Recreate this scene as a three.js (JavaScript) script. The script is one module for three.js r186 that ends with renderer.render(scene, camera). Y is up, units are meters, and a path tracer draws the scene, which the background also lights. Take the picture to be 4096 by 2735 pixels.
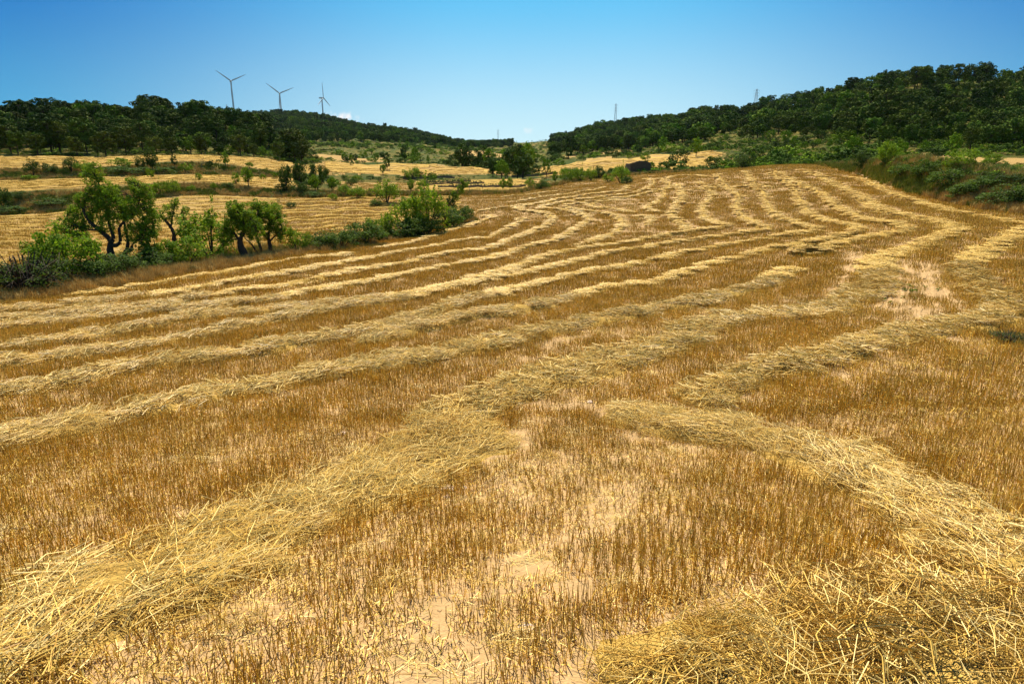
import * as THREE from 'three';
import { mergeGeometries } from 'three/addons/utils/BufferGeometryUtils.js';
import { createNoise2D, createNoise3D } from 'simplex-noise';

// ------------------------------------------------------------------ camera, sky, sun, exposure
const EYE = 3.9, FPX = 620, PITCH = Math.atan(169.5 / FPX), cP = Math.cos(PITCH), sP = Math.sin(PITCH);
const scene = new THREE.Scene();
const camera = new THREE.PerspectiveCamera(2 * Math.atan(341.5 / FPX) * 180 / Math.PI, 1024 / 683, 0.1, 20000);
camera.position.set(0, EYE, 0);
camera.rotation.set(-PITCH, 0, 0);
const EXPOSURE = 2.1;
const renderer = new THREE.WebGLRenderer({ antialias: true });
renderer.setSize(1024, 683);
renderer.toneMapping = THREE.LinearToneMapping;
renderer.toneMappingExposure = EXPOSURE;
renderer.shadowMap.enabled = true;
const SUN_EL = 56 * Math.PI / 180, SUN_AZ = -10 * Math.PI / 180;      // azimuth from -z, positive towards +x
const sunDir = new THREE.Vector3(Math.sin(SUN_AZ) * Math.cos(SUN_EL), Math.sin(SUN_EL), -Math.cos(SUN_AZ) * Math.cos(SUN_EL));
const sun = new THREE.DirectionalLight(new THREE.Color(1.0, 0.92, 0.77), 5.0);
sun.position.copy(sunDir).multiplyScalar(600); sun.target.position.set(0, 0, 0);
sun.castShadow = true; sun.shadow.radius = 1; sun.shadow.mapSize.set(4096, 4096);
Object.assign(sun.shadow.camera, { left: -300, right: 300, top: 300, bottom: -300, near: 1, far: 1600 });
scene.add(sun, sun.target);
function mulberry(a) { return () => { a |= 0; a = a + 0x6D2B79F5 | 0; let t = Math.imul(a ^ a >>> 15, 1 | a); t = t + Math.imul(t ^ t >>> 7, 61 | t) ^ t; return ((t ^ t >>> 14) >>> 0) / 4294967296; }; }
const noise2 = createNoise2D(mulberry(11)), noise3 = createNoise3D(mulberry(12));
const lerp = (a, b, k) => a + (b - a) * k, clamp = (x, a, b) => Math.min(b, Math.max(a, x));
const smooth = (a, b, x) => { const k = clamp((x - a) / (b - a), 0, 1); return k * k * (3 - 2 * k); };
const ray = (px, py) => { const u = (px - 512) / FPX, v = (341.5 - py) / FPX, den = cP + sP * v; return { t: u / den, e: (-sP + cP * v) / den, den }; };
{
  const W = 4096, Hh = 1024, data = new Float32Array(W * Hh * 4);
  const clouds = [[338, 118.5, 2.0, .45, 1], [318, 121, 1.8, .32, .8], [346, 116.5, 1.1, .38, .9], [528, 130, .55, .2, .5], [505, 124, .3, .12, .3]].map(([px, py, w, h, a]) => { const r = ray(px, py); return [Math.atan(r.t) * 57.3, Math.atan2(r.e, Math.hypot(1, r.t)) * 57.3, w, h, a]; });
  for (let j = 0; j < Hh; j++) {
    const el = ((j + .5) / Hh - .5) * 180;
    for (let i = 0; i < W; i++) {
      const ang = ((i + .5) / W - .5) * 2 * Math.PI, az = Math.atan2(Math.cos(ang), -Math.sin(ang)) * 57.3;     // 0 = -z
      const k = smooth(-1, 16, Math.max(el, 0)), z = smooth(12, 70, el), far = smooth(4, 45, Math.abs(az - 3)) * (1 - .7 * smooth(60, 130, Math.abs(az - 3)));
      const c = [0, 0, 0], hz = [.69, .94, .99], mid = [.11, .55, .94], top = [.02, .075, .22];
      const hz2 = [.10, .47, .74], mid2 = [.003, .15, .55];
      for (let q = 0; q < 3; q++) c[q] = lerp(lerp(lerp(hz[q], hz2[q], far), lerp(mid[q], mid2[q], far), k), top[q], z);
      if (el > 0 && el < 12 && Math.abs(az) < 45) for (const [ca, ce, w, h, a] of clouds) {
        const n = noise2(az * 1.7, el * 4.2) * .55 + noise2(az * 4, el * 9) * .3;
        const d = 1 - Math.hypot((az - ca) / w, (el - ce) / h) + n;
        const f = a * smooth(.1, 1.1, d);
        for (let q = 0; q < 3; q++) c[q] = lerp(c[q], [1, .98, .98][q], f);
      }
      const o = (j * W + i) * 4;
      for (let q = 0; q < 3; q++) data[o + q] = c[q] / EXPOSURE;
      data[o + 3] = 1;
    }
  }
  const sky = new THREE.DataTexture(data, W, Hh, THREE.RGBAFormat, THREE.FloatType);
  sky.mapping = THREE.EquirectangularReflectionMapping; sky.magFilter = THREE.LinearFilter; sky.needsUpdate = true;
  scene.background = sky; scene.environment = sky;
}

// ------------------------------------------------------------------ terrain: knot profiles per bearing (t = x / Z), knots shared across bearings
// each knot: [Z, value]; a number below 60 in the second slot of 'P' pairs is a height relative to the eye, P(row) gives the height seen at that picture row
const P = row => ({ row });
const near = (a, b, c, d, e) => [[0, a], [4, b], [8, c], [13, d], [20, e]];
const COLS = [
  [-2.4, [...near(-3.8, -4.0, -4.8, -5.6, -6.2), [32, -6.6], [45, -6.9], [70, -6.6], [95, -5.8], [104, -3.2], [130, -1.4], [138, .6], [180, 5], [235, 16], [280, 26], [340, 22], [500, 28], [900, 60], [1500, 110], [3500, 120]]],
  [-1.1, [...near(-3.8, -4.05, -4.9, -5.7, -6.2), [30, -6.5], [43, -6.9], [68, -6.7], [94, P(216)], [103, P(191)], [129, P(180)], [137, P(168)], [180, P(156)], [235, P(137)], [280, P(123)], [340, 22], [500, 26], [900, 60], [1500, 110], [3500, 120]]],
  [-.8, [...near(-3.8, -4.05, -4.9, -5.7, -6.2), [32, -6.4], [45, -6.9], [70, -6.8], [95, P(215)], [104, P(191)], [130, P(180)], [138, P(168)], [180, P(156)], [235, P(138)], [280, P(124)], [340, 20], [500, 25], [900, 60], [1500, 110], [3500, 120]]],
  [-.65, [...near(-3.8, -4.05, -4.9, -5.7, -6.2), [36, -6.4], [48, -6.9], [70, -6.7], [99, P(207)], [108, P(187)], [135, P(177)], [143, P(167)], [185, P(156)], [240, P(136)], [290, P(121.5)], [360, 18], [500, 25], [900, 65], [1500, 118], [3500, 125]]],
  [-.5, [...near(-3.8, -4.05, -4.9, -5.7, -6.2), [42, -6.5], [54, -7], [80, -6.4], [110, P(195)], [118, P(182)], [150, P(174)], [160, P(161)], [200, P(155)], [260, P(135)], [310, P(122)], [400, 18], [550, 30], [1000, 75], [1500, 125], [3500, 130]]],
  [-.4, [...near(-3.8, -4.05, -4.9, -5.7, -6.15), [48, -6.6], [58, -7], [84, -6.4], [113, P(196.5)], [120, P(187)], [157, P(176.5)], [167, P(168)], [215, P(157)], [262, P(141)], [312, P(130)], [400, 16], [550, 26], [950, P(127)], [1500, P(118)], [3500, 130]]],
  [-.35, [...near(-3.8, -4.05, -4.9, -5.7, -6.1), [51, -6.6], [60, -7], [86, -6.3], [115, P(197.5)], [122, P(190)], [160, P(178)], [170, P(172)], [225, P(163)], [255, P(156)], [300, P(151)], [400, P(146)], [550, P(142)], [900, P(125)], [1500, P(118)], [3500, 130]]],
  [-.18, [...near(-3.8, -4.05, -4.9, -5.65, -6.1), [67, -6.9], [75, -7], [95, -6.4], [121, P(196)], [126, P(193)], [165, P(182)], [180, P(177)], [240, P(168)], [280, P(163)], [340, P(158)], [500, P(150)], [700, P(145)], [950, P(138)], [1300, P(131)], [3500, P(135)]]],
  [-.07, [...near(-3.8, -4.05, -4.9, -5.6, -6.05), [80, -6.2], [86, -6.1], [100, -5.4], [121, P(195)], [126, P(192.5)], [168, P(180)], [185, P(176)], [230, P(169)], [280, P(164)], [340, P(160)], [500, P(153)], [750, P(149)], [1100, P(146.5)], [1700, P(145)], [3500, P(146)]]],
  [0, [...near(-3.8, -4.05, -4.9, -5.6, -6), [45, -6.4], [60, -6], [90, -5], [121, P(193.5)], [126, P(192)], [170, P(179)], [190, P(175)], [210, P(172.5)], [240, P(170)], [340, P(163)], [500, P(156)], [800, P(150)], [1300, P(146)], [2200, P(144)], [4000, 100]]],
  [.15, [...near(-3.8, -4.05, -4.9, -5.6, -5.9), [43, -6.2], [60, -5.5], [100, -3.6], [152, P(177)], [160, P(175)], [178, P(172)], [200, P(169)], [240, P(164)], [300, P(158)], [400, P(154)], [520, P(148)], [700, P(138)], [900, P(129)], [1400, 50], [4000, 60]]],
  [.3, [...near(-3.8, -4.05, -4.9, -5.55, -5.8), [43, -5.7], [60, -4.6], [90, -2.2], [130, P(171)], [142, -.1], [155, .1], [170, P(167)], [200, P(160)], [240, P(152)], [300, P(145)], [400, P(136)], [550, P(126)], [700, P(119.5)], [1200, 40], [4000, 60]]],
  [.45, [...near(-3.8, -4.05, -4.9, -5.5, -5.6), [43, -4.9], [60, -3.6], [85, -1.1], [120, P(164.5)], [132, 1.2], [142, 1.4], [155, P(162)], [180, P(157)], [220, P(149)], [270, P(140)], [350, P(126)], [430, P(115)], [520, P(103.5)], [900, 40], [4000, 60]]],
  [.53, [...near(-3.8, -4.05, -4.9, -5.5, -5.5), [39, -4.9], [54, -3.7], [74, -1.8], [98, P(172)], [104, 1.2], [115, 1.2], [132, P(162)], [160, P(155)], [200, P(145)], [250, P(132)], [310, P(117)], [390, P(101)], [470, P(91)], [850, 45], [4000, 60]]],
  [.6, [...near(-3.8, -4.05, -4.9, -5.45, -5.4), [35, -4.8], [48, -3.7], [60, -2.6], [71, -1.6], [78, 1.3], [90, 1.2], [105, P(163)], [135, P(156)], [170, P(148)], [215, P(135)], [270, P(119)], [340, P(98)], [420, P(83)], [800, 45], [4000, 60]]],
  [.8, [...near(-3.8, -4.05, -4.9, -5.4, -5.15), [30, -4.6], [38, -4.1], [45, -3.6], [50.5, -3.2], [57, -.7], [70, -.4], [90, P(173)], [125, P(164)], [165, P(152)], [205, P(139)], [260, P(122)], [330, P(100)], [410, P(82)], [800, 45], [4000, 60]]],
  [1.15, [...near(-3.8, -4.05, -4.85, -5.3, -5.0), [26, -4.6], [32, -4.1], [38, -3.7], [43, -3.2], [49, -.7], [64, -.2], [85, 1], [120, P(163)], [160, P(150)], [200, P(137)], [255, P(118)], [325, P(95)], [400, P(75)], [800, 45], [4000, 60]]],
  [2.4, [...near(-3.8, -4.0, -4.8, -5.1, -4.8), [26, -4.4], [32, -4], [38, -3.6], [43, -3.2], [49, -.7], [64, 0], [85, 2], [120, 6], [160, 11], [200, 16], [255, 26], [325, 38], [400, 52], [800, 45], [4000, 60]]],
];
const K = 20;
const rowE = row => ray(512, row).e;
const TS = COLS.map(c => c[0]);
const KZ = [], KY = [];
for (let k = 0; k < K; k++) { KZ.push(COLS.map(c => c[1][k][0])); KY.push(COLS.map(c => { const [Z, v] = c[1][k]; return typeof v === 'number' ? v : rowE(v.row) * Z; })); }
function slopes(x, y) {                                   // monotone cubic tangents
  const n = x.length, d = [], m = new Array(n);
  for (let i = 0; i < n - 1; i++) d.push((y[i + 1] - y[i]) / (x[i + 1] - x[i]));
  m[0] = d[0]; m[n - 1] = d[n - 2];
  for (let i = 1; i < n - 1; i++) { if (d[i - 1] * d[i] <= 0) m[i] = 0; else { const a = x[i] - x[i - 1], b = x[i + 1] - x[i]; m[i] = 3 * (a + b) / ((2 * b + a) / d[i - 1] + (b + 2 * a) / d[i]); } }
  return m;
}
function hermite(x, y, m, q) {
  let i = 0; const n = x.length;
  if (q <= x[0]) return y[0]; if (q >= x[n - 1]) return y[n - 1];
  let hi = n - 1; while (hi - i > 1) { const c = i + hi >> 1; if (x[c] <= q) i = c; else hi = c; }
  const h = x[i + 1] - x[i], s = (q - x[i]) / h, s2 = s * s, s3 = s2 * s;
  return y[i] * (2 * s3 - 3 * s2 + 1) + m[i] * h * (s3 - 2 * s2 + s) + y[i + 1] * (3 * s2 - 2 * s3) + m[i + 1] * h * (s3 - s2);
}
const NT = 600, T0 = -2.4, T1 = 2.4, colZ = [], colY = [], colM = [];
{
  const mz = KZ.map(z => slopes(TS, z)), my = KY.map(y => slopes(TS, y));
  for (let i = 0; i <= NT; i++) {
    const t = lerp(T0, T1, i / NT), z = [], y = [];
    for (let k = 0; k < K; k++) { z.push(hermite(TS, KZ[k], mz[k], t)); y.push(hermite(TS, KY[k], my[k], t)); }
    colZ.push(z); colY.push(y); colM.push(slopes(z, y));
  }
}
const colAt = t => clamp((t - T0) / (T1 - T0) * NT, 0, NT - 1e-6);
function knotZ(t, s) { const f = colAt(t), i = f | 0, k = Math.min(s | 0, K - 2), q = s - k; return lerp(lerp(colZ[i][k], colZ[i][k + 1], q), lerp(colZ[i + 1][k], colZ[i + 1][k + 1], q), f - i); }
function knotS(t, Z) { const z = colZ[Math.round(colAt(t))]; let k = 0; while (k < K - 2 && z[k + 1] < Z) k++; return k + clamp((Z - z[k]) / (z[k + 1] - z[k]), 0, 1); }
function H(x, Z) {                                        // world height of the ground; Z = -z
  const t = x / Math.max(Z, .5), f = colAt(t), i = f | 0;
  let y = lerp(hermite(colZ[i], colY[i], colM[i], Z), hermite(colZ[i + 1], colY[i + 1], colM[i + 1], Z), f - i) + EYE;
  y += .10 * noise2(x / 9, Z / 9) * smooth(2, 12, Z) + .03 * noise2(x / 1.7 + 9, Z / 1.7);
  y += smooth(130, 320, Z) * (1.1 * noise2(x / 45, Z / 45) + .5 * noise2(x / 17, Z / 17)) + smooth(350, 800, Z) * 4 * noise2(x / 170, Z / 170);
  return y;
}
function hit(px, py) {                                    // where the line of sight through a picture point first meets the ground
  const { t, e, den } = ray(px, py);
  let a = 1.5, Z = 1.5;
  while (Z < 4000) { if (EYE + e * Z <= H(t * Z, Z)) break; a = Z; Z *= 1.004; Z += .01; }
  if (Z >= 4000) return null;
  let b = Z; for (let i = 0; i < 14; i++) { const c = (a + b) / 2; if (EYE + e * c <= H(t * c, c)) b = c; else a = c; }
  return { x: t * b, y: H(t * b, b), z: -b, Z: b, t, mpp: b / den / FPX };
}

// ------------------------------------------------------------------ helpers: naming, buffers, materials
const used = {};
function numbered(n) { const c = used[n] = (used[n] ?? -1) + 1; return c ? `${n}_${String(c).padStart(3, '0')}` : n; }
function thing(name, label, category, pos = [0, 0, 0], group) {
  const o = new THREE.Group(); o.name = numbered(name); o.position.set(...pos); o.userData = { label, category }; if (group) o.userData.group = group; scene.add(o); return o;
}
function part(name, geo, mat, parent, stuff) { const m = new THREE.Mesh(geo, mat); m.name = name; if (stuff) m.userData.kind = 'stuff'; parent.add(m); return m; }
function structure(name, geo, mat, label) { const m = new THREE.Mesh(geo, mat); m.name = numbered(name); m.userData = { kind: 'structure', label, category: 'ground' }; scene.add(m); return m; }
class Buf {
  constructor() { this.p = []; this.c = []; this.n = 0; this.uv = null; }
  tri(a, b, c, col) { this.p.push(...a, ...b, ...c); if (col) this.c.push(...col, ...col, ...col); this.n += 3; }
  quad(a, b, c, d, col) { this.tri(a, b, c, col); this.tri(a, c, d, col); }
  tube(pts, rad, sides, col) {
    let prev = null;
    for (let i = 0; i < pts.length; i++) {
      const A = pts[Math.max(0, i - 1)], B = pts[Math.min(pts.length - 1, i + 1)];
      let dx = B[0] - A[0], dy = B[1] - A[1], dz = B[2] - A[2]; const l = Math.hypot(dx, dy, dz) || 1; dx /= l; dy /= l; dz /= l;
      let ux = Math.abs(dy) < .9 ? -dz : 0, uy = Math.abs(dy) < .9 ? 0 : dz, uz = Math.abs(dy) < .9 ? dx : -dy; const ul = Math.hypot(ux, uy, uz) || 1; ux /= ul; uy /= ul; uz /= ul;
      const vx = dy * uz - dz * uy, vy = dz * ux - dx * uz, vz = dx * uy - dy * ux, ring = [];
      for (let k = 0; k < sides; k++) { const a = k / sides * 2 * Math.PI, c = Math.cos(a) * rad[i], s = Math.sin(a) * rad[i]; ring.push([pts[i][0] + ux * c + vx * s, pts[i][1] + uy * c + vy * s, pts[i][2] + uz * c + vz * s]); }
      if (prev) for (let k = 0; k < sides; k++) { const q = (k + 1) % sides; this.quad(prev[k], prev[q], ring[q], ring[k], col); }
      prev = ring;
    }
  }
  box(cx, cy, cz, sx, sy, sz, col) { const g = new THREE.BoxGeometry(sx, sy, sz).toNonIndexed(), a = g.attributes.position.array; for (let i = 0; i < a.length; i += 3) { this.p.push(a[i] + cx, a[i + 1] + cy, a[i + 2] + cz); if (col) this.c.push(...col); this.n++; } }
  build(smoothed) {
    const g = new THREE.BufferGeometry(); g.setAttribute('position', new THREE.Float32BufferAttribute(this.p, 3));
    if (this.c.length) g.setAttribute('color', new THREE.Float32BufferAttribute(this.c, 3));
    g.computeVertexNormals(); return g;
  }
}
const lin = (r, g, b) => new THREE.Color().setRGB(r, g, b);
function tex(size, fn, srgb) {
  const d = new Uint8Array(size * size * 4);
  for (let j = 0; j < size; j++) for (let i = 0; i < size; i++) { const c = fn(i / size, j / size), o = (j * size + i) * 4; d[o] = clamp(c[0], 0, 1) * 255; d[o + 1] = clamp(c[1], 0, 1) * 255; d[o + 2] = clamp(c[2], 0, 1) * 255; d[o + 3] = 255; }
  const t = new THREE.DataTexture(d, size, size); t.wrapS = t.wrapT = THREE.RepeatWrapping; t.magFilter = THREE.LinearFilter; t.minFilter = THREE.LinearMipmapLinearFilter; t.generateMipmaps = true; if (srgb) t.colorSpace = THREE.SRGBColorSpace; t.needsUpdate = true; return t;
}
const wrapN = (u, v, f) => { const a = u * 2 * Math.PI, b = v * 2 * Math.PI, r = f / (2 * Math.PI); return noise3(Math.cos(a) * r + 5 * Math.cos(b) * .2 * r, Math.sin(a) * r + Math.sin(b) * r * 1.1, Math.cos(b) * r * 1.3 + f); };
const soilTex = tex(512, (u, v) => { const n = .5 + .22 * wrapN(u, v, 6) + .16 * wrapN(u, v, 23) + .18 * wrapN(u, v, 90); const k = .62 + .42 * n; return [k, k * (.99 - .02 * n), k * (.96 - .05 * (1 - n))]; });
const soilBump = tex(512, (u, v) => { const n = .5 + .2 * wrapN(u, v, 11) + .18 * wrapN(u, v, 37) + .2 * wrapN(u, v, 110); return [n, n, n]; });
const barkTex = tex(256, (u, v) => { const n = .5 + .3 * wrapN(u * 1, v, 14) + .25 * wrapN(u, v, 50); return [n, n, n]; });
const std = (c, r = .9, o = {}) => new THREE.MeshPhysicalMaterial({ color: c, roughness: r, metalness: 0, specularIntensity: .12, side: THREE.DoubleSide, ...o });
const MAT = {
  soil: std(lin(.42, .275, .130), .95, { map: soilTex, bumpMap: soilBump, bumpScale: .03, vertexColors: true }),
  fieldFar: std(lin(.40, .26, .09), .95, { map: soilTex, bumpMap: soilBump, bumpScale: .05, vertexColors: true }),
  scrub: std(lin(.095, .09, .02), .98, { map: soilTex, bumpMap: soilBump, bumpScale: .12, vertexColors: true }),
  straw: std(lin(1, 1, 1), .5, { vertexColors: true, specularIntensity: .35 }),
  stubble: std(lin(1, 1, 1), .55, { vertexColors: true, specularIntensity: .3 }),
  strawFar: std(lin(.58, .375, .095), .9, { map: soilTex, bumpMap: soilBump, bumpScale: .08, vertexColors: true }),
  leaf: new THREE.MeshPhysicalMaterial({ color: 0xffffff, roughness: .9, specularIntensity: .15, transmission: .45, thickness: 0, vertexColors: true, side: THREE.DoubleSide }),
  pine: std(lin(1, 1, 1), .85, { vertexColors: true }),
  bark: std(lin(.045, .034, .025), .95, { bumpMap: barkTex, bumpScale: .02 }),
  deadWood: std(lin(.16, .13, .105), .95),
  grass: std(lin(1, 1, 1), .8, { vertexColors: true }),
  stone: std(lin(.60, .46, .34), .92, { bumpMap: soilBump, bumpScale: .01 }),
  metal: std(lin(.50, .52, .55), .5, { specularIntensity: .5 }), steel: std(lin(.42, .44, .46), .55, { specularIntensity: .5 }),
};
console.log('helpers ready');

// ------------------------------------------------------------------ ground sheets, one per zone
const HEDGE_T = -.055;                                    // the hedge bank ends here
const FIELDS = [                                          // [name, t0, t1, s0, s1, label]
  ['stubble_field', 0, 0, 0, 0, 'large golden stubble field with curving straw rows filling the foreground'],
  ['terrace_field', -2.4, -.365, 6, 8, 'striped stubble terrace just beyond the almond tree hedge'],
  ['terrace_field', -2.4, -.33, 9, 10, 'narrow striped stubble terrace halfway up the left slope'],
  ['terrace_field', -2.4, -.29, 11, 12, 'uppermost stubble terrace at the foot of the left wood'],
  ['terrace_field', -.29, -.11, 11.15, 12.6, 'pale sloping stubble field below the distant wooded ridge'],
  ['terrace_field', -.27, .05, 9.05, 9.95, 'flat stubble field crossed by dark terrace walls in mid valley'],
  ['terrace_field', .035, .325, 10.1, 13, 'far striped stubble field behind the ruined stone hut'],
  ['terrace_field', .70, 2.4, 10.2, 11.3, 'reddish brown field above the bramble bank on the right'],
  ['terrace_field', -.16, .02, 11.2, 12.3, 'thin pale field strip in front of the dark valley trees'],
  ['terrace_field', -.33, -.20, 13.1, 13.7, 'small pale clearing under the distant wooded ridge'],
  ['terrace_field', -.10, .02, 14.4, 15.1, 'hazy pale field at the far end of the valley'],
  ['terrace_field', .09, .2, 14.0, 14.35, 'thin pale field line on the far hillside'],
  ['terrace_field', .19, .30, 12.35, 12.7, 'small tan clearing among the scrub on the right hillside'],
  ['terrace_field', .30, .52, 11.9, 12.15, 'long thin tan strip crossing the scrub on the right slope'],
  ['terrace_field', .62, 1.6, 12.0, 12.5, 'tan field edge below the wood on the far right'],
];
function zoneOf(t, s) {
  const ts = t + .01 * noise2(t * 9, s * 3) + (s > 9 ? .022 * noise2(s * 2.3, 4) : 0);
  if (s < 8 && !(t < HEDGE_T && s >= 5 && s < 6) && !(t < -.365 && s >= 6)) return 0;
  for (let i = 1; i < FIELDS.length; i++) { const f = FIELDS[i], d = i < 4 ? 0 : .06 * noise2(t * 30 + i, s); if (ts >= f[1] && ts < f[2] && s >= f[3] + d && s < f[4] + d) return i; }
  return -1;
}
{
  const tl = []; for (let t = -2.4; t < 2.4001;) { tl.push(t); t += Math.abs(t) < .95 ? .005 : .03; }
  const rows = [4, 12, 14, 16, 24, 26, 6, 16, 7, 10, 7, 12, 12, 12, 10, 10, 10, 10, 8], sl = [];
  for (let k = 0; k < K - 1; k++) for (let i = 0; i < rows[k]; i++) sl.push(k + i / rows[k]); sl.push(K - 1);
  const zones = new Map();
  const V = tl.map(t => sl.map(s => { const Z = Math.max(knotZ(t, s), .02), x = t * Z; return [x, H(x, Z), -Z]; }));
  for (let i = 0; i < tl.length - 1; i++) for (let j = 0; j < sl.length - 1; j++) {
    const z = zoneOf((tl[i] + tl[i + 1]) / 2, (sl[j] + sl[j + 1]) / 2);
    if (!zones.has(z)) zones.set(z, []); zones.get(z).push(i, j);
  }
  const build = (cells, tint) => {
    const id = new Map(), pos = [], uv = [], col = [], idx = [];
    const vert = (i, j) => {
      const k = i * 1000 + j; if (id.has(k)) return id.get(k);
      const [x, y, z] = V[i][j]; pos.push(x, y, z); const far = -z > 150 ? 22 : -z > 45 ? 9 : 3.1; uv.push(x / 3.1, z / 3.1);
      col.push(...tint(x, -z)); id.set(k, pos.length / 3 - 1); return pos.length / 3 - 1;
    };
    for (let c = 0; c < cells.length; c += 2) { const i = cells[c], j = cells[c + 1], a = vert(i, j), b = vert(i + 1, j), d = vert(i, j + 1), e = vert(i + 1, j + 1); idx.push(a, b, e, a, e, d); }
    const g = new THREE.BufferGeometry(); g.setAttribute('position', new THREE.Float32BufferAttribute(pos, 3)); g.setAttribute('uv', new THREE.Float32BufferAttribute(uv, 2)); g.setAttribute('color', new THREE.Float32BufferAttribute(col, 3)); g.setIndex(idx); g.computeVertexNormals(); return g;
  };
  const soilTint = (x, Z) => { const n = noise2(x / 6, Z / 6) * .5 + noise2(x / 1.4, Z / 1.4) * .35 + noise2(x / 25, Z / 25) * .4; return [1 + .10 * n, 1 + .12 * n, 1 + .16 * n]; };
  const scrubTint = (x, Z) => { const n = noise2(x / 13, Z / 13) + .6 * noise2(x / 4, Z / 4) + .5 * noise2(x / 50, Z / 50), k = smooth(-.9, 1.1, n); return [lerp(.55, 1.9, k), lerp(.85, 1.5, k), lerp(.6, 1.4, k)]; };
  for (const [z, cells] of [...zones].sort((a, b) => a[0] - b[0])) {
    if (z < 0) structure('hillside', build(cells, scrubTint), MAT.scrub, 'scrubby hillsides and terrace banks of dry grass and bare earth');
    else { const f = structure(FIELDS[z][0], build(cells, soilTint), z ? MAT.fieldFar : MAT.soil, FIELDS[z][5]); FIELDS[z].mesh = f; }
  }
  const g = new THREE.PlaneGeometry(9000, 5000, 8, 8); g.rotateX(-Math.PI / 2); g.translate(0, EYE - 4.3, 2498.5);
  g.setAttribute('color', new THREE.Float32BufferAttribute(new Array(g.attributes.position.count * 3).fill(1), 3));
  structure('ground', g, MAT.fieldFar, 'dry open farmland behind the viewpoint');
}
console.log('ground ready');

// ------------------------------------------------------------------ straw and stubble pieces
const strawCol = r => { const k = r(), b = .6 + .7 * r(); return k < .60 ? [.55 * b, .35 * b, .072 * b] : k < .76 ? [.76 * b, .56 * b, .20 * b] : k < .90 ? [.27 * b, .20 * b, .05 * b] : [.34 * b, .18 * b, .025 * b]; };
function strawClump(seed, n, radius, height, len, wid, sides, spread, even = 0) {
  const r = mulberry(seed), b = new Buf();
  for (let i = 0; i < n; i++) {
    const a = r() * 6.283, q = Math.sqrt(r()) * radius, yaw = (r() + r() - 1) * spread, L = len * (.45 + .9 * r()), up = (r() + r() - .95) * .34;
    const cx = Math.cos(a) * q, cz = Math.sin(a) * q, cy = height * (.1 + .9 * r()) * (1 - .5 * (q / radius) ** 2);
    const dx = Math.cos(yaw) * L / 2, dz = Math.sin(yaw) * L / 2, dy = up * L / 2, bend = (r() + r() - 1) * L * .22, c0 = strawCol(r), col = c0.map((v, q) => lerp(v, [.68, .455, .105][q], even));
    const p0 = [cx - dx, cy - dy, cz - dz], p1 = [cx + bend * Math.sin(yaw), cy + Math.abs(bend) * .4, cz - bend * Math.cos(yaw)], p2 = [cx + dx, cy + dy, cz + dz], w = wid * (.7 + .6 * r());
    if (sides > 2) b.tube([p0, p1, p2], [w, w * .95, w * .7], 3, col);
    else { const nx = -Math.sin(yaw) * w, nz = Math.cos(yaw) * w, ny = (r() - .5) * w * 1.6; b.quad([p0[0] - nx, p0[1] - ny, p0[2] - nz], [p0[0] + nx, p0[1] + ny, p0[2] + nz], [p2[0] + nx, p2[1] + ny, p2[2] + nz], [p2[0] - nx, p2[1] - ny, p2[2] - nz], col); }
  }
  return b.build();
}
function stubblePatch(seed, size, rowsN, per, h, rad, sides, litter) {
  const r = mulberry(seed), b = new Buf();
  for (let i = 0; i < rowsN; i++) for (let j = 0; j < per; j++) {
    if (r() < .12) continue;
    const x = (j + .5 + (r() - .5) * 1.3) / per * size - size / 2, z = (i + .5 + (r() + r() - 1) * .42) / rowsN * size - size / 2, hh = h * (.55 + .7 * r()), lx = (r() + r() - 1) * .30 * hh, lz = (r() + r() - 1) * .30 * hh;
    const k = r(), bb = .6 + .7 * r(), col = k < .66 ? [.46 * bb, .28 * bb, .032 * bb] : k < .88 ? [.66 * bb, .445 * bb, .09 * bb] : [.22 * bb, .12 * bb, .018 * bb];
    const w = rad * (.7 + .6 * r());
    if (sides > 2) b.tube([[x, -.02, z], [x + lx * .6, hh * .6, z + lz * .4], [x + lx, hh, z + lz]], [w * 1.15, w, w * .85], 3, col);
    else { const a = r() * 3.14, nx = Math.cos(a) * w, nz = Math.sin(a) * w; b.quad([x - nx, -.02, z - nz], [x + nx, -.02, z + nz], [x + lx + nx, hh, z + lz + nz], [x + lx - nx, hh, z + lz - nz], col); }
    if (sides > 2 && r() < .22) { const a = r() * 6.28, L = .05 + .07 * r(), y0 = hh * (.5 + .4 * r()), ww = w * 1.4; b.tri([x, y0, z], [x + Math.cos(a) * L, y0 + .02, z + Math.sin(a) * L], [x + Math.cos(a + .6) * ww * 2, y0 + ww * 2, z + Math.sin(a + .6) * ww], [.66 * bb, .45 * bb, .09 * bb]); }
  }
  for (let i = 0; i < litter; i++) {
    const x = (r() - .5) * size, z = (r() - .5) * size, a = r() * 6.28, L = .03 + .16 * r() * r()+ (size > 1 ? .1 : 0), y = .008 + .03 * r(), w = rad * .9, c = strawCol(r), dx = Math.cos(a) * L / 2, dz = Math.sin(a) * L / 2, nx = -Math.sin(a) * w, nz = Math.cos(a) * w;
    b.quad([x - dx - nx, y, z - dz - nz], [x - dx + nx, y + w, z - dz + nz], [x + dx + nx, y + .03 + w, z + dz + nz], [x + dx - nx, y + .03, z + dz - nz], c);
  }
  return b.build();
}
const LODS = [14, 32, 75, 1e9];
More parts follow.
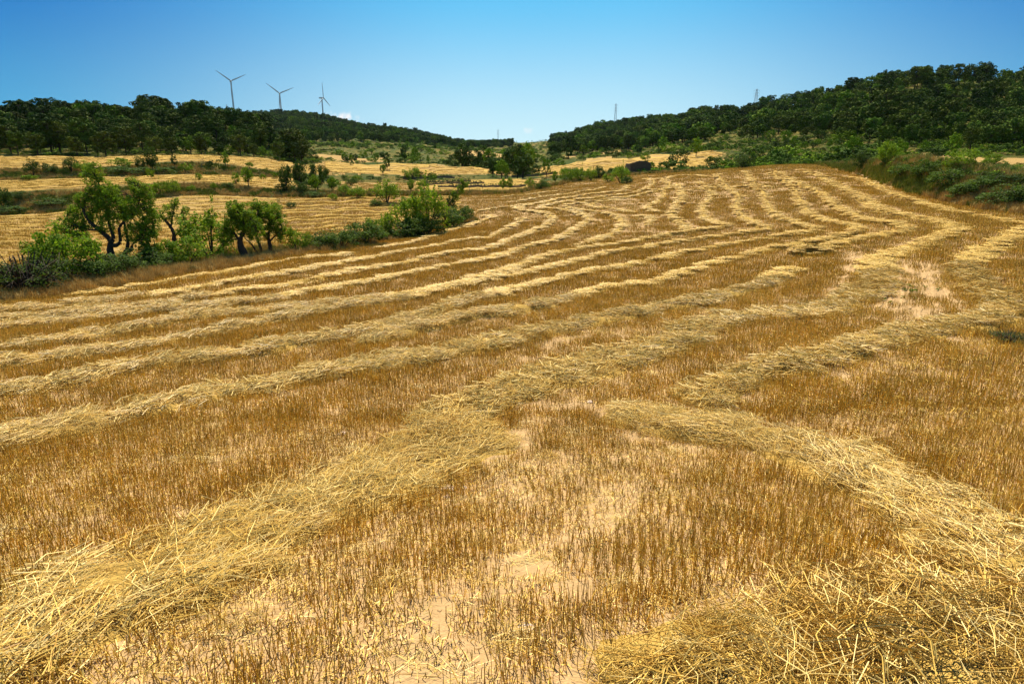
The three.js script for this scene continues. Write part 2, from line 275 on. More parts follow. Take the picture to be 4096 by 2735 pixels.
const CLUMPS = [
  [0, 1, 2, 3].map(i => strawClump(100 + i, 105, .36, .17, .48, .0036, 3, 2.3)),
  [0, 1, 2].map(i => strawClump(120 + i, 90, .42, .18, .42, .0060, 3, 2.2)),
  [0, 1, 2].map(i => strawClump(140 + i, 110, .46, .16, .42, .009, 2, 2.4, .55)),
  [0, 1].map(i => strawClump(160 + i, 110, .55, .13, .5, .016, 2, 2.4, .7)),
];
const CLUMP_DENS = [9, 6.5, 4.6, 3.6];                   // clumps per square metre of windrow
const PATCHES = [
  [0, 1, 2, 3, 4].map(i => stubblePatch(200 + i, .5, 4, 13, .235, .0038, 3, 60)),
  [0, 1, 2].map(i => stubblePatch(220 + i, .6, 5, 12, .23, .0055, 3, 44)),
  [0, 1, 2].map(i => stubblePatch(240 + i, .9, 7, 10, .22, .009, 2, 11)),
  [0, 1].map(i => stubblePatch(260 + i, 1.5, 7, 9, .20, .019, 2, 8)),
];
const PATCH_STEP = [.34, .42, .6, 1.0];
const lodOf = Z => LODS.findIndex(z => Z < z);
const M4 = new THREE.Matrix4(), Q = new THREE.Quaternion(), EUL = new THREE.Euler(), VP = new THREE.Vector3(), VS = new THREE.Vector3();
const matrix = (x, y, z, yaw, sx, sy = sx, sz = sx, tilt = 0) => { Q.setFromEuler(EUL.set(tilt, yaw, 0, 'YXZ')); return M4.clone().compose(VP.set(x, y, z), Q, VS.set(sx, sy, sz)); };
function copies(name, geo, mat, list, parent, tint) {
  if (!list.length) return; const m = new THREE.InstancedMesh(geo, mat, list.length); m.name = name; m.userData.kind = 'stuff';
  const c = new THREE.Color(); list.forEach((a, i) => { m.setMatrixAt(i, a.m ?? a); if (tint) m.setColorAt(i, c.setRGB(...tint(i))); });
  parent.add(m); return m;
}
// coverage of the field: cells of 0.4 m hold the windrows and bare lines, coarser cells the direction of the rows
const CELL = .4, cover = new Map(), bare = new Map(), dirs = new Map();
const keyOf = (x, z, c) => Math.floor(x / c) * 100003 + Math.floor(z / c);
function stamp(map, x, z, rad, val) { for (let dx = -rad; dx <= rad; dx += CELL * .8) for (let dz = -rad; dz <= rad; dz += CELL * .8) if (dx * dx + dz * dz <= rad * rad) map.set(keyOf(x + dx, z + dz, CELL), val); }
function worldLine(pts, step) {                           // picture points -> smooth ground line
  const w = pts.map(([a, b]) => hit(a, b)).filter(p => p && p.Z < 400).map(p => new THREE.Vector3(p.x, 0, p.z));
  const c = new THREE.CatmullRomCurve3(w, false, 'centripetal'), out = [], fine = c.getSpacedPoints(Math.max(8, Math.min(900, Math.ceil(c.getLength() / .25))));
  let last = null; for (const p of fine) if (!last || last.distanceTo(p) > step(-p.z)) { out.push(p); last = p; }
  return out;
}

// ------------------------------------------------------------------ windrows of straw on the big field
const ROW_GROUP = 'straw windrows on the big stubble field';
const WINDROWS = [
  // [picture points, width m, height m, label]
  [[[606, 414], [640, 421], [682, 429], [726, 433], [770, 443], [815, 458], [862, 479], [912, 506], [962, 537], [1010, 570], [1060, 610]], 1.75, .34, 'thick tangled windrow sweeping down from mid field to the right edge'],
  [[[1080, 590], [1010, 610], [950, 618], [890, 634], [830, 652], [760, 670], [690, 684], [610, 706]], 1.9, .28, 'heap of loose straw filling the bottom right corner'],
  [[[-30, 662], [0, 648], [73, 612], [145, 584], [218, 553], [291, 516], [341, 494], [399, 466], [440, 436], [470, 408], [500, 391], [545, 381], [603, 365], [646, 351], [682, 339], [711, 323], [740, 317], [790, 313], [828, 308], [858, 296], [876, 285], [880, 274], [874, 264], [888, 256], [910, 248], [937, 238], [952, 231], [951, 225], [932, 220], [904, 215.5], [882, 209], [866, 200], [850, 191.5], [833, 182.7], [817, 175], [801, 169]], 2.3, .17, 'wide flattened windrow running from the bottom left corner across the field'],
  [[[690, 405], [726, 388], [748, 376], [784, 364], [813, 358], [857, 348], [900, 337], [958, 327], [995, 318], [1012, 309], [1006, 301], [986, 289], [968, 276], [965, 265], [981, 254], [1003, 243], [1022, 232], [1032, 226], [1010, 223], [986, 217.6], [953, 212], [921, 203.4], [899, 196], [877, 186.5], [861, 180], [839, 175]], 1.7, .26, 'outermost windrow that bends round the right edge of the field'],
  [[[815, 250], [835, 245], [866, 238.5], [890, 234], [907, 230], [893, 224], [871, 221], [850, 214.4], [833, 204.5], [820, 193.6], [800, 185], [784, 176], [770, 170]], 1.4, .28, 'windrow starting at the little straw pile and bending back uphill'],
  [[[360, 343], [430, 327], [512, 311], [556, 302], [599, 290], [654, 282], [686, 273], [719, 263], [752, 254.7], [790, 246], [835, 238], [858, 231], [844, 225], [817, 218.7], [806, 211], [798.5, 199], [793, 189], [779, 179.4], [768, 172]], 1.35, .28, 'windrow bending back at a sharp tip left of the straw pile row'],
  [[[-20, 397], [58, 384], [131, 368], [218, 357], [276, 349], [341, 337], [400, 322], [455, 305], [512, 291], [566, 277.6], [610, 269], [654, 260], [697, 251], [768, 239], [800, 233.5], [815, 231], [800, 224], [782, 219.8], [771, 211], [766, 203], [765, 196], [757, 188], [750, 179], [744, 171]], 1.35, .28, 'long windrow from the left edge, doubled back below the field crest'],
  [[[-20, 368], [73, 357], [145, 346.5], [189, 338], [262, 323], [341, 309], [430, 293], [512, 276.5], [539, 271], [588, 259], [643, 248], [676, 242.7], [719, 237], [752, 232], [768, 230.5], [757, 226], [743, 217.6], [735.6, 207.8], [739, 198], [730, 190.4], [722, 182], [716, 174]], 1.3, .28, 'long windrow with a blunt tip, fifth from the right edge'],
  [[[-20, 353], [73, 338], [145, 327.6], [189, 318], [276, 310], [343, 303], [398, 296], [441, 288], [474, 280], [512, 268], [545, 256.5], [577, 250], [621, 243.8], [654, 237.5], [691, 232], [715, 229], [723.6, 227.6], [708, 221], [703, 214], [704, 205.6], [711.6, 197], [708, 189], [698, 181]], 1.3, .26, 'long windrow doubling back in a wavy band towards the hut'],
  [[[688, 231], [682, 225], [671, 216.5], [675.6, 208], [683, 198], [682, 191.4], [676, 183]], 1.5, .26, 'short wavy windrow running down towards the long row tips'],
  [[[-20, 331], [73, 321], [145, 312], [218, 306], [276, 299], [300, 293], [365, 282], [420, 272], [474, 262], [512, 252], [545, 243], [566.5, 235], [583, 225], [588, 220], [573, 212.5], [542.5, 208.5], [545, 205.6], [577, 200], [610, 196], [637, 192.5], [651.6, 186], [654, 181.6], [644, 178.5]], 1.3, .26, 'snaking windrow with the second tight double bend in mid field'],
  [[[-20, 322], [54, 317], [109, 311], [180, 302], [256, 290], [310, 281], [365, 269.5], [420, 260], [463, 251.5], [512, 239.4], [534, 231.8], [550, 222.5], [553, 218.5], [539, 212.5], [518.5, 209.4], [528, 205.6], [556, 200], [588, 194.7], [621, 191], [631, 184.5]], 1.3, .26, 'snaking windrow with the leftmost tight double bend in mid field'],
  [[[580, 246], [610, 235.5], [621, 229], [621, 221], [605, 213.5], [569, 208.4], [570, 205], [599, 200.7], [632, 197], [648, 193], [662, 190.5], [668, 183], [656, 179]], 1.35, .26, 'snaking windrow with the rightmost tight double bend in mid field'],
  [[[634, 212.5], [616, 209.5], [592, 207], [594, 203.6], [621, 199.2], [632, 198]], 1.1, .2, 'faint short hooked windrow nested inside the double bends'],
  [[[646, 225], [650, 220], [646, 216], [632, 215.4]], 1.3, .2, 'smallest crumb of a windrow at the middle of the field'],
  [[[660, 213], [648, 208.4], [661, 201], [664.7, 193], [664, 189]], 1.2, .22, 'curved windrow with a pointed foot below the hut'],
  [[[-20, 313], [45, 308], [98, 302], [163, 294], [218, 284], [256, 277.5], [310, 269], [365, 259], [420, 249], [474, 239.4], [505, 230], [520, 222], [524, 217]], 1.25, .24, 'straight windrow second out from the almond hedge'],
  [[[-20, 304], [54, 295], [120, 289.5], [163, 282.5], [218, 273.5], [256, 267], [289, 261], [332, 256], [362, 252.5]], 1.15, .22, 'windrow hugging the dry grass along the almond hedge'],
  [[[379, 247.5], [420, 240.5], [452, 230.5], [479, 222.5], [491, 218], [480, 215]], 1.2, .24, 'hooked windrow rounding the end of the bramble hedge'],
  [[[352, 502], [400, 478], [440, 458], [480, 446], [508, 436]], 2.1, .07, 'flattened fan of straw spilling from the bend of the wide windrow'],
  [[[-20, 447], [0, 441], [73, 428], [145, 411], [218, 397], [291, 381], [341, 371], [414, 360], [486, 345], [559, 329], [617, 317], [682, 305], [730, 295], [768, 283], [786, 273], [800, 267]], 1.6, .30, 'long bold windrow crossing the middle of the foreground'],
  [[[512, 202], [556, 195.8], [599, 189.3], [609, 186]], 1.2, .22, 'short windrow pointing at the dark bush by the hut'],
  [[[470, 213], [512, 206.5], [546, 202], [583, 196.5]], 1.1, .2, 'thin windrow beyond the leftmost double bend'],
  [[[690, 189.5], [720, 187.5], [748, 186.6], [775, 187]], 1.1, .2, 'thin windrow lying across the others below the field crest'],
  [[[640, 190], [670, 189], [700, 187.6]], 1.0, .18, 'thin cross windrow joining the wavy rows in front of the hut'],
  [[[500, 197], [530, 194.5], [566, 190]], 1.0, .18, 'pale windrow nearest the shrub row by the valley fields'],
  [[[668, 179], [676, 176], [700, 175.6], [716, 177]], 1.0, .18, 'faint windrow along the upper field edge right of the hut'],
];
const clumpR = mulberry(77);
function windrow(line, width, height, label) {
  const mid = line[line.length >> 1], o = thing('straw_windrow', label, 'windrow', [mid.x, H(mid.x, -mid.z), mid.z], ROW_GROUP);
  const N = 8, pos = [], uv = [], col = [], idx = []; let run = 0; const lists = CLUMPS.map(c => c.map(() => []));
  line.forEach((p, i) => {
    const a = line[Math.max(0, i - 1)], b = line[Math.min(line.length - 1, i + 1)]; let dx = b.x - a.x, dz = b.z - a.z; const l = Math.hypot(dx, dz) || 1; dx /= l; dz /= l;
    if (i) run += p.distanceTo(line[i - 1]);
    const edge = Math.min(1, Math.min(i, line.length - 1 - i) / 2.5 + .15), wig = (1 + .22 * noise2(p.x / 1.3, p.z / 1.3) + .18 * noise2(p.x / 4, p.z / 4)) * width / 2 * (.5 + .5 * edge) * lerp(1, .62, smooth(18, 75, -p.z)), off = .14 * noise2(p.x / 2.2 + 40, p.z / 2.2);
    const hh = height * edge * clamp(.9 + (.5 * noise2(p.x / 1.6, p.z / 1.6 + 30) + .35 * noise2(p.x / .55, p.z / .55)) * lerp(1, .3, smooth(18, 55, -p.z)), .25, 1.8) * lerp(.8, 1.15, smooth(25, 80, -p.z));
    for (let k = 0; k <= N; k++) {
      const q = k / N * 2 - 1, x = p.x - dz * (q * wig + off), z = p.z + dx * (q * wig + off), y = H(x, -z) + hh * (1 - q * q) ** 1.1 * (1 + .25 * noise2(x / .35, z / .35)) - .02;
      pos.push(x - o.position.x, y - o.position.y, z - o.position.z); uv.push(run / 3.1, q * width / 3.1); const n = 1 + .18 * noise2(x * 2.1, z * 2.1); col.push(n, n, n);
      if (i && k) { const c = (N + 1) * i + k, e = c - N - 1; idx.push(e - 1, e, c, e - 1, c, c - 1); }
    }
    stamp(cover, p.x - dz * off, p.z + dx * off, Math.max(.25, wig * (-p.z < 25 ? .68 : .8)) + (-p.z > 55 ? .35 : 0), 1); dirs.set(keyOf(p.x, p.z, 3), Math.atan2(-dz, dx));
    if (i && -p.z > 2) {
      const seg = p.distanceTo(line[i - 1]), lod = Math.min(3, lodOf(-p.z)), want = seg * wig * 2 * CLUMP_DENS[lod], cnt = Math.floor(want + clumpR());
      for (let c = 0; c < cnt; c++) {
        const q = (clumpR() + clumpR() - 1) * (lod < 2 ? 1.6 : 1.3), s = clumpR() * seg, x = p.x - dx * s - dz * (q * wig + off), z = p.z - dz * s + dx * (q * wig + off);
        const y = H(x, -z) + hh * Math.max(0, 1 - q * q) * .92 - .05 - (Math.abs(q) > .8 ? .06 : 0), sc = .6 + .75 * clumpR();
        const v = Math.floor(clumpR() * CLUMPS[lod].length);
        lists[lod][v].push(matrix(x - o.position.x, y - o.position.y, z - o.position.z, Math.atan2(-dz, dx) + (clumpR() - .5) * 1.6, sc, sc * (Math.abs(q) > .8 ? .5 : lod > 1 ? .55 : 1.1), sc, (clumpR() - .5) * (lod > 1 ? .2 : .45)));
      }
    }
  });
  const g = new THREE.BufferGeometry(); g.setAttribute('position', new THREE.Float32BufferAttribute(pos, 3)); g.setAttribute('uv', new THREE.Float32BufferAttribute(uv, 2)); g.setAttribute('color', new THREE.Float32BufferAttribute(col, 3)); g.setIndex(idx); g.computeVertexNormals();
  part('mound', g, MAT.strawFar, o);
  lists.forEach((ls, l) => ls.forEach((list, v) => copies('loose_straw', CLUMPS[l][v], MAT.straw, list, o)));
  return o;
}
for (const [pts, w, h, label] of WINDROWS) windrow(worldLine(pts, Z => clamp(Z * .012, .22, 1.0)), w, h, label);
console.log('windrows', cover.size);

// thin strips where the drill rows left bare soil: parts of the big field
const LINES = [
  [[858, 246], [861, 257], [855, 268], [844, 279], [833, 294], [827, 306]], [[852, 250], [853, 260], [846.5, 272], [842, 281], [829, 296], [812, 308]],
  [[898, 261], [899, 270], [901, 281], [903, 297], [900.5, 321]], [[909, 261], [913, 279], [917, 297], [920, 321]], [[920, 262], [925, 271], [924, 279]],
  [[937, 262], [939, 278], [948, 295], [957, 306], [962, 316]], [[947, 284], [953, 299], [964, 309]], [[892, 281], [891, 295], [887, 306], [877, 321]], [[898, 303], [894.5, 321]],
  [[905, 261], [908, 275], [909, 290], [910, 310]], [[929, 264], [931, 280], [935, 300], [938, 318]], [[884, 290], [880, 303], [866, 322]], [[925, 285], [929, 300], [931, 320]],
  [[615.6, 201], [615, 206.7], [620, 212], [625.5, 216.6], [634, 224]], [[644, 200], [647, 208]], [[675.6, 194.7], [672, 198], [674.5, 202.4], [678, 204.5]], [[627.6, 222], [626.5, 228.5], [622, 234]],
  [[636, 221], [638.5, 226], [633, 234], [630, 237]], [[644, 225], [643, 231]], [[648.4, 225], [648, 231], [646, 235]], [[653.8, 228.5], [651.6, 234]], [[659, 228], [658, 234]], [[665, 227], [666, 234]], [[671, 229], [671.6, 234]],
  [[559, 216.5], [560, 222], [556.7, 226]], [[565.4, 217.6], [566.5, 223], [563, 227]], [[570, 215.4], [571, 222], [567.6, 228.5]], [[591.6, 219], [593.8, 225], [591.6, 228.5]], [[607, 220], [608, 225], [602.5, 232]], [[600, 219], [602, 225], [598, 230]],
  [[538, 203.4], [528, 210], [523, 217.6]], [[532, 212], [534, 219], [529, 228]], [[527, 213], [527, 220]], [[630, 199], [627, 204], [629, 209]], [[637, 199], [634, 204], [636, 208]], [[652, 197], [650, 201], [652, 205]], [[640, 199.6], [638.6, 204], [641, 208.4]], [[656, 197.4], [655, 201]],
  [[781, 251], [777, 258], [772, 262]], [[789, 247], [787, 252], [780, 262]], [[797, 245], [797, 249]], [[802, 244], [802.5, 248]], [[686, 240], [682, 245]], [[724, 238], [723, 244], [719, 249]], [[732, 237], [731, 242]], [[741, 241], [740, 246], [737, 249]], [[755, 241], [754, 246]], [[761, 240], [761, 245]],
];
for (const pts of LINES) {
  const line = worldLine(pts, Z => clamp(Z * .012, .2, .8)), pos = [], uv = [], col = [], idx = [];
  line.forEach((p, i) => {
    const a = line[Math.max(0, i - 1)], b = line[Math.min(line.length - 1, i + 1)]; let dx = b.x - a.x, dz = b.z - a.z; const l = Math.hypot(dx, dz) || 1; dx /= l; dz /= l;
    const w = (.10 + .0011 * -p.z) * (.7 + .5 * noise2(p.x, p.z)) * (Math.min(i, line.length - 1 - i) ? 1 : .3);
    for (const q of [-1, 0, 1]) { const x = p.x - dz * q * w, z = p.z + dx * q * w; pos.push(x, H(x, -z) + (q ? .02 : .045), z); uv.push(x / 3.1, z / 3.1); const n = 1.12 + .1 * noise2(x * 3, z * 3); col.push(n, n, n); }
    if (i) { const c = i * 3; idx.push(c - 3, c - 2, c + 1, c - 3, c + 1, c, c - 2, c - 1, c + 2, c - 2, c + 2, c + 1); }
    for (const q of [-.12, 0, .12]) bare.set(keyOf(p.x - dz * q, p.z + dx * q, .25), 1);
  });
  if (line.length < 2) continue;
  const g = new THREE.BufferGeometry(); g.setAttribute('position', new THREE.Float32BufferAttribute(pos, 3)); g.setAttribute('uv', new THREE.Float32BufferAttribute(uv, 2)); g.setAttribute('color', new THREE.Float32BufferAttribute(col, 3)); g.setIndex(idx); g.computeVertexNormals();
  part('bare_soil_line', g, MAT.soil, FIELDS[0].mesh);
}

// ------------------------------------------------------------------ stubble over the big field
{
  const r = mulberry(5), lists = PATCHES.map(p => p.map(() => [])), litter = CLUMPS.map(c => c.map(() => []));
  let z0 = 2.4;
  LODS.forEach((z1, l) => {
    const zEnd = Math.min(z1, 250), st = PATCH_STEP[l];
    for (let Z = z0; Z < zEnd; Z += st * (Z > 130 ? 1.5 : 1)) for (let x = -.98 * Z - 1; x < .98 * Z + 1; x += st) {
      const X = x + (r() - .5) * st * .7, ZZ = Z + (r() - .5) * st * .7, t = X / ZZ, s = knotS(t, ZZ), zn = zoneOf(t, s);
      if (zn < 0 || zn > 8 || (zn > 0 && r() < .55) || cover.has(keyOf(X, -ZZ, CELL)) || bare.has(keyOf(X, -ZZ, .25))) { r(); continue; }
      const vv = -X * .605 + ZZ * .796, uu = X * .796 + ZZ * .605, thin = (ZZ < 34 ? .5 * noise2(vv / .75, uu / 6) : 0) + noise2(X / 2.6 + 3, ZZ / 2.6) * .5 + noise2(X / .8, ZZ / .8) * .45 - (ZZ < 24 ? .5 * Math.exp(-(((X - .6 - (ZZ - 9) * .12) / 1.5) ** 2)) : 0) - (ZZ < 10 ? .35 * Math.exp(-(((X + 3.2) / .9) ** 2)) : 0);
      if (thin < -.74) { if (r() < .35 && l < 2) litter[l][0].push(matrix(X, H(X, ZZ) - .03, -ZZ, r() * 6.28, .8, .12, .8)); continue; }
      const d = dirs.get(keyOf(X, -ZZ, 3)) ?? dirs.get(keyOf(X + 3, -ZZ, 3)) ?? dirs.get(keyOf(X - 3, -ZZ, 3)) ?? dirs.get(keyOf(X, -ZZ + 3, 3)) ?? .7;
      const v = Math.floor(r() * PATCHES[l].length), hgt = clamp(.86 + .25 * noise2(X / 5, ZZ / 5 + 70) + .2 * (r() - .5) + Math.min(.1, thin) * .55, .35, 1.25), w = .9 + .25 * r();
      lists[l][v].push(matrix(X, H(X, ZZ), -ZZ, d + (r() - .5) * .25 + (r() < .5 ? Math.PI : 0), w, hgt, w));
      if (r() < .05 && l < 3) litter[l][Math.floor(r() * litter[l].length)].push(matrix(X, H(X, ZZ) + .02, -ZZ, r() * 6.28, .5 + .4 * r(), .3, .6));
    }
    z0 = z1;
  });
  const o = new THREE.Group(); o.name = 'stubble'; o.userData = { label: 'short golden brown cut stalks standing all over the big field', category: 'stubble', kind: 'stuff' }; scene.add(o);
  lists.forEach((ls, l) => ls.forEach((list, v) => copies('stalks', PATCHES[l][v], MAT.stubble, list, o, i => { const k = .85 + .3 * Math.abs(Math.sin(i * 12.9898)); return [k, k, k]; })));
  litter.forEach((ls, l) => ls.forEach((list, v) => copies('scattered_straw', CLUMPS[l][v], MAT.straw, list, o)));
  console.log('stubble', lists.map(l => l.reduce((a, b) => a + b.length, 0)).join(' '));
}
{                                                         // crumbs of dry earth on the near soil
  const r = mulberry(6), geos = [0, 1, 2].map(k => { const g = new THREE.IcosahedronGeometry(1, 1), a = g.attributes.position; for (let i = 0; i < a.count; i++) { const x = a.getX(i), y = a.getY(i), z = a.getZ(i), n = 1 + .35 * noise3(x * 1.4 + k * 7, y * 1.4, z * 1.4); a.setXYZ(i, x * n, y * n * .7, z * n); } g.computeVertexNormals(); return g; }), lists = [[], [], []];
  for (let i = 0; i < 16000; i++) { const Z = 2.5 + 15 * Math.sqrt(r()), x = (r() * 2 - 1) * .95 * Z; if (cover.has(keyOf(x, -Z, CELL)) || noise2(x / .9, Z / .9) < -.5) continue; const q = r(), s = .006 + .022 * q * q * q + .006 * r(); lists[i % 3].push(matrix(x, H(x, Z), -Z, r() * 6.28, s * (1 + r() * .5), s, s)); }
  const o = new THREE.Group(); o.name = 'soil_crumbs'; o.userData = { kind: 'stuff', label: 'loose crumbs of pale dry earth between the near stalks', category: 'soil' }; scene.add(o);
  const m = std(lin(.42, .275, .130), .95); lists.forEach((l, k) => copies('crumbs', geos[k], m, l, o, i => { const v = .8 + .35 * Math.abs(Math.sin(i * 37.7)); return [v, v, v]; }));
}
//END_FIELD

// ------------------------------------------------------------------ plants: builders give unit-sized shapes (1 m wide, 1 m high, foot at 0)
const GREENS = {
  leafy: r => { const b = .6 + .8 * r(), y = r(); return [lerp(.08, .20, y) * b, lerp(.18, .26, y) * b, lerp(.006, .010, y) * b]; },
  bramble: r => { const b = .55 + .8 * r(), y = r(); return [lerp(.042, .10, y) * b, lerp(.10, .145, y) * b, lerp(.008, .014, y) * b]; },
  dark: r => { const b = .6 + .7 * r(), y = r(); return [lerp(.032, .068, y) * b, lerp(.072, .10, y) * b, lerp(.007, .011, y) * b]; },
  pine: r => { const b = .6 + .8 * r(), y = r(); return [lerp(.034, .082, y) * b, lerp(.064, .11, y) * b, lerp(.006, .010, y) * b]; },
  yellow: r => { const b = .7 + .6 * r(), y = r(); return [lerp(.12, .2, y) * b, lerp(.19, .23, y) * b, lerp(.015, .025, y) * b]; },
};
function sphereDir(r) { const z = r() * 2 - 1, a = r() * 6.283, q = Math.sqrt(1 - z * z); return [q * Math.cos(a), z, q * Math.sin(a)]; }
function leafAt(b, p, n, size, aspect, r, col) {           // a pointed leaf: four corners about p, facing roughly n
  const d = sphereDir(r); let ux = n[1] * d[2] - n[2] * d[1], uy = n[2] * d[0] - n[0] * d[2], uz = n[0] * d[1] - n[1] * d[0]; const l = Math.hypot(ux, uy, uz) || 1; ux /= l; uy /= l; uz /= l;
  const nl = Math.hypot(...n) || 1, vx = (n[1] * uz - n[2] * uy) / nl, vy = (n[2] * ux - n[0] * uz) / nl, vz = (n[0] * uy - n[1] * ux) / nl, L = size * (.7 + .6 * r()) * .5, W = L * aspect;
  b.quad([p[0] - ux * L, p[1] - uy * L, p[2] - uz * L], [p[0] + vx * W, p[1] + vy * W, p[2] + vz * W], [p[0] + ux * L, p[1] + uy * L, p[2] + uz * L], [p[0] - vx * W, p[1] - vy * W, p[2] - vz * W], col);
}
function clumpLeaves(b, c, rad, n, size, aspect, r, tone, squash = .8) {
  const shade = tone(r).map(x => x); const k0 = .8 + .4 * r();
  for (let i = 0; i < n; i++) {
    const d = sphereDir(r), q = rad * Math.cbrt(.25 + .75 * r()) * (.85 + .35 * r()), p = [c[0] + d[0] * q, c[1] + d[1] * q * squash, c[2] + d[2] * q], j = sphereDir(r);
    const col = tone(r).map((x, m) => (x * .65 + shade[m] * .35) * k0);
    leafAt(b, p, [d[0] + j[0] * .9, d[1] + j[1] * .9 + .25, d[2] + j[2] * .9], size, aspect, r, col);
  }
}
function bush(seed, { clumps = 34, leaves = 2600, size = .045, aspect = .55, tone = 'leafy', flat = .5, ragged = .2, shoots = 0, stems = 9, bare = 0 }) {
  const r = mulberry(seed), L = new Buf(), S = new Buf(), T = GREENS[tone], cs = [];
  for (let i = 0; i < clumps; i++) {
    const a = r() * 6.283, q = Math.sqrt(r()) * .42, top = Math.sqrt(Math.max(0, 1 - (q / .46) ** 2)), y = lerp(.10, (flat + (1 - flat) * top) * .92, Math.pow(r(), .6)) * (1 - ragged * r());
    cs.push([Math.cos(a) * q, y, Math.sin(a) * q, .09 + .075 * r()]);
  }
  for (const c of cs) clumpLeaves(L, c, c[3], Math.round(leaves / clumps), size, aspect, r, T);
  for (let i = 0; i < shoots; i++) {                        // upright leafy shoots above the crown
    const c = cs[Math.floor(r() * cs.length)], h = .12 + .22 * r(), lx = (r() - .5) * .12, lz = (r() - .5) * .12;
    for (let k = 0; k < 26; k++) { const f = r(); leafAt(L, [c[0] + lx * f + (r() - .5) * .035, c[1] + c[3] * .6 + h * f, c[2] + lz * f + (r() - .5) * .035], sphereDir(r), size, aspect, r, T(r)); }
    
  }
  for (let i = 0; i < stems; i++) { const c = cs[Math.floor(r() * cs.length)], a = r() * 6.28; S.tube([[0, -.06, 0], [c[0] * .45 + (r() - .5) * .05, c[1] * .5, c[2] * .45], [c[0], c[1], c[2]]], [.016, .011, .004], 4); }
  for (let i = 0; i < bare; i++) {                          // leafless arching canes
    const a = r() * 6.28, q = .15 + .3 * r(), b2 = a + (r() - .5) * 1.5, y = .35 + .6 * r(); S.tube([[0, -.04, 0], [Math.cos(a) * q, y, Math.sin(a) * q], [Math.cos(b2) * (q + .18), y * (.55 + .3 * r()), Math.sin(b2) * (q + .18)]], [.007, .005, .002], 3);
  }
  return { leaf: L.build(), stem: S.build() };
}
function roundTree(seed, { clumps = 40, leaves = 2400, size = .06, tone = 'leafy', trunk = .26, lean = 0, squash = .8, spread = .42, thick = .035 }) {
  const r = mulberry(seed), L = new Buf(), S = new Buf(), T = GREENS[tone];
  const top = [lean, trunk, (r() - .5) * .06];
  S.tube([[0, -.05, 0], [lean * .35 + (r() - .5) * .03, trunk * .5, 0], top], [thick * 1.25, thick, thick * .8], 7);
  for (let i = 0; i < clumps; i++) {
    const d = sphereDir(r), q = Math.cbrt(r() * .85 + .15), c = [lean * 1.6 + d[0] * spread * q, trunk + (1 - trunk) * .52 + d[1] * (1 - trunk) * .45 * q, d[2] * spread * q], rad = .085 + .07 * r();
    clumpLeaves(L, c, rad, Math.round(leaves / clumps), size, .55, r, T, squash);
    if (i % 3 === 0) S.tube([top, [lerp(top[0], c[0], .5) + (r() - .5) * .06, lerp(top[1], c[1], .45), lerp(top[2], c[2], .5)], c], [thick * .5, thick * .3, .004], 4);
  }
  return { leaf: L.build(), stem: S.build() };
}
function pine(seed, { clumps = 30, per = 46, size = .075, warm = 1, dim = 1 }) {     // unit: 1 high, about 0.75 wide
  const r = mulberry(seed), L = new Buf(), S = new Buf(), T = q => { const c = GREENS.pine(q); return [c[0] * warm * dim, c[1] * dim, c[2] * dim]; }, lean = (r() - .5) * .12, tops = [];
  const spine = [0, .25, .5, .75, .95].map(f => [lean * f + (r() - .5) * .03 * f, f, (r() - .5) * .04 * f]); spine[0][1] = -.04;
  S.tube(spine, [.026, .021, .016, .010, .004], 6);
  for (let i = 0; i < clumps; i++) {
    const f = .30 + .66 * Math.pow((i + r()) / clumps, .85), a = i * 2.4 + r() * .8, w = .36 * Math.pow(Math.sin(Math.PI * clamp((f - .18) / .95, 0, 1)), .6) * (.35 + .75 * r()), c = [lean * f + Math.cos(a) * w, f + (r() - .3) * .04, Math.sin(a) * w];
    S.tube([[lean * f, f - .08, 0], [lerp(lean * f, c[0], .6), f - .035, c[2] * .6], c], [.010, .007, .003], 3);
    clumpLeaves(L, c, .085 + .055 * r(), per, size, .5, r, T, .62);
  }
  return { leaf: L.build(), stem: S.build() };
}
function deadTree(seed, n = 16) {
  const r = mulberry(seed), S = new Buf(), grow = (p, d, len, rad, depth) => {
    const q = [p[0] + d[0] * len * .5 + (r() - .5) * .05, p[1] + d[1] * len * .5, p[2] + d[2] * len * .5 + (r() - .5) * .05], e = [p[0] + d[0] * len, p[1] + d[1] * len, p[2] + d[2] * len]; S.tube([p, q, e], [rad, rad * .8, rad * .5], 5);
    if (depth) for (let i = 0; i < 3; i++) { const j = sphereDir(r), v = [d[0] + j[0] * .9, d[1] * .8 + j[1] * .5 + .2, d[2] + j[2] * .9], l = Math.hypot(...v); grow(i ? e : q, v.map(x => x / l), len * (.55 + .25 * r()), rad * .5, depth - 1); }
  };
  grow([0, -.03, 0], [.1, .99, .05], .42, .03, 3); return S.build();
}
const BUSH = {
  leafy: [1, 2, 3, 4].map(i => bush(300 + i, { clumps: 40, leaves: 3000, size: .048, shoots: 7 })),
  bramble: [1, 2, 3, 4].map(i => bush(320 + i, { clumps: 46, leaves: 3400, size: .042, aspect: .75, tone: 'bramble', flat: .62, ragged: .35, bare: 10 })),
  dark: [1, 2, 3].map(i => bush(340 + i, { clumps: 36, leaves: 2400, size: .055, tone: 'dark', flat: .45, ragged: .25, shoots: 3 })),
  thicket: [1].map(i => bush(350 + i, { clumps: 40, leaves: 1900, size: .04, aspect: .6, tone: 'dark', flat: .6, ragged: .3, bare: 90, stems: 20 })),
  far: [1, 2, 3, 4, 5].map(i => bush(360 + i, { clumps: 22, leaves: 760, size: .085, tone: i % 2 ? 'leafy' : 'bramble', flat: .45, ragged: .3, stems: 4 })),
  farDark: [1, 2, 3].map(i => bush(380 + i, { clumps: 24, leaves: 820, size: .085, tone: 'dark', flat: .5, ragged: .3, stems: 4 })),
};
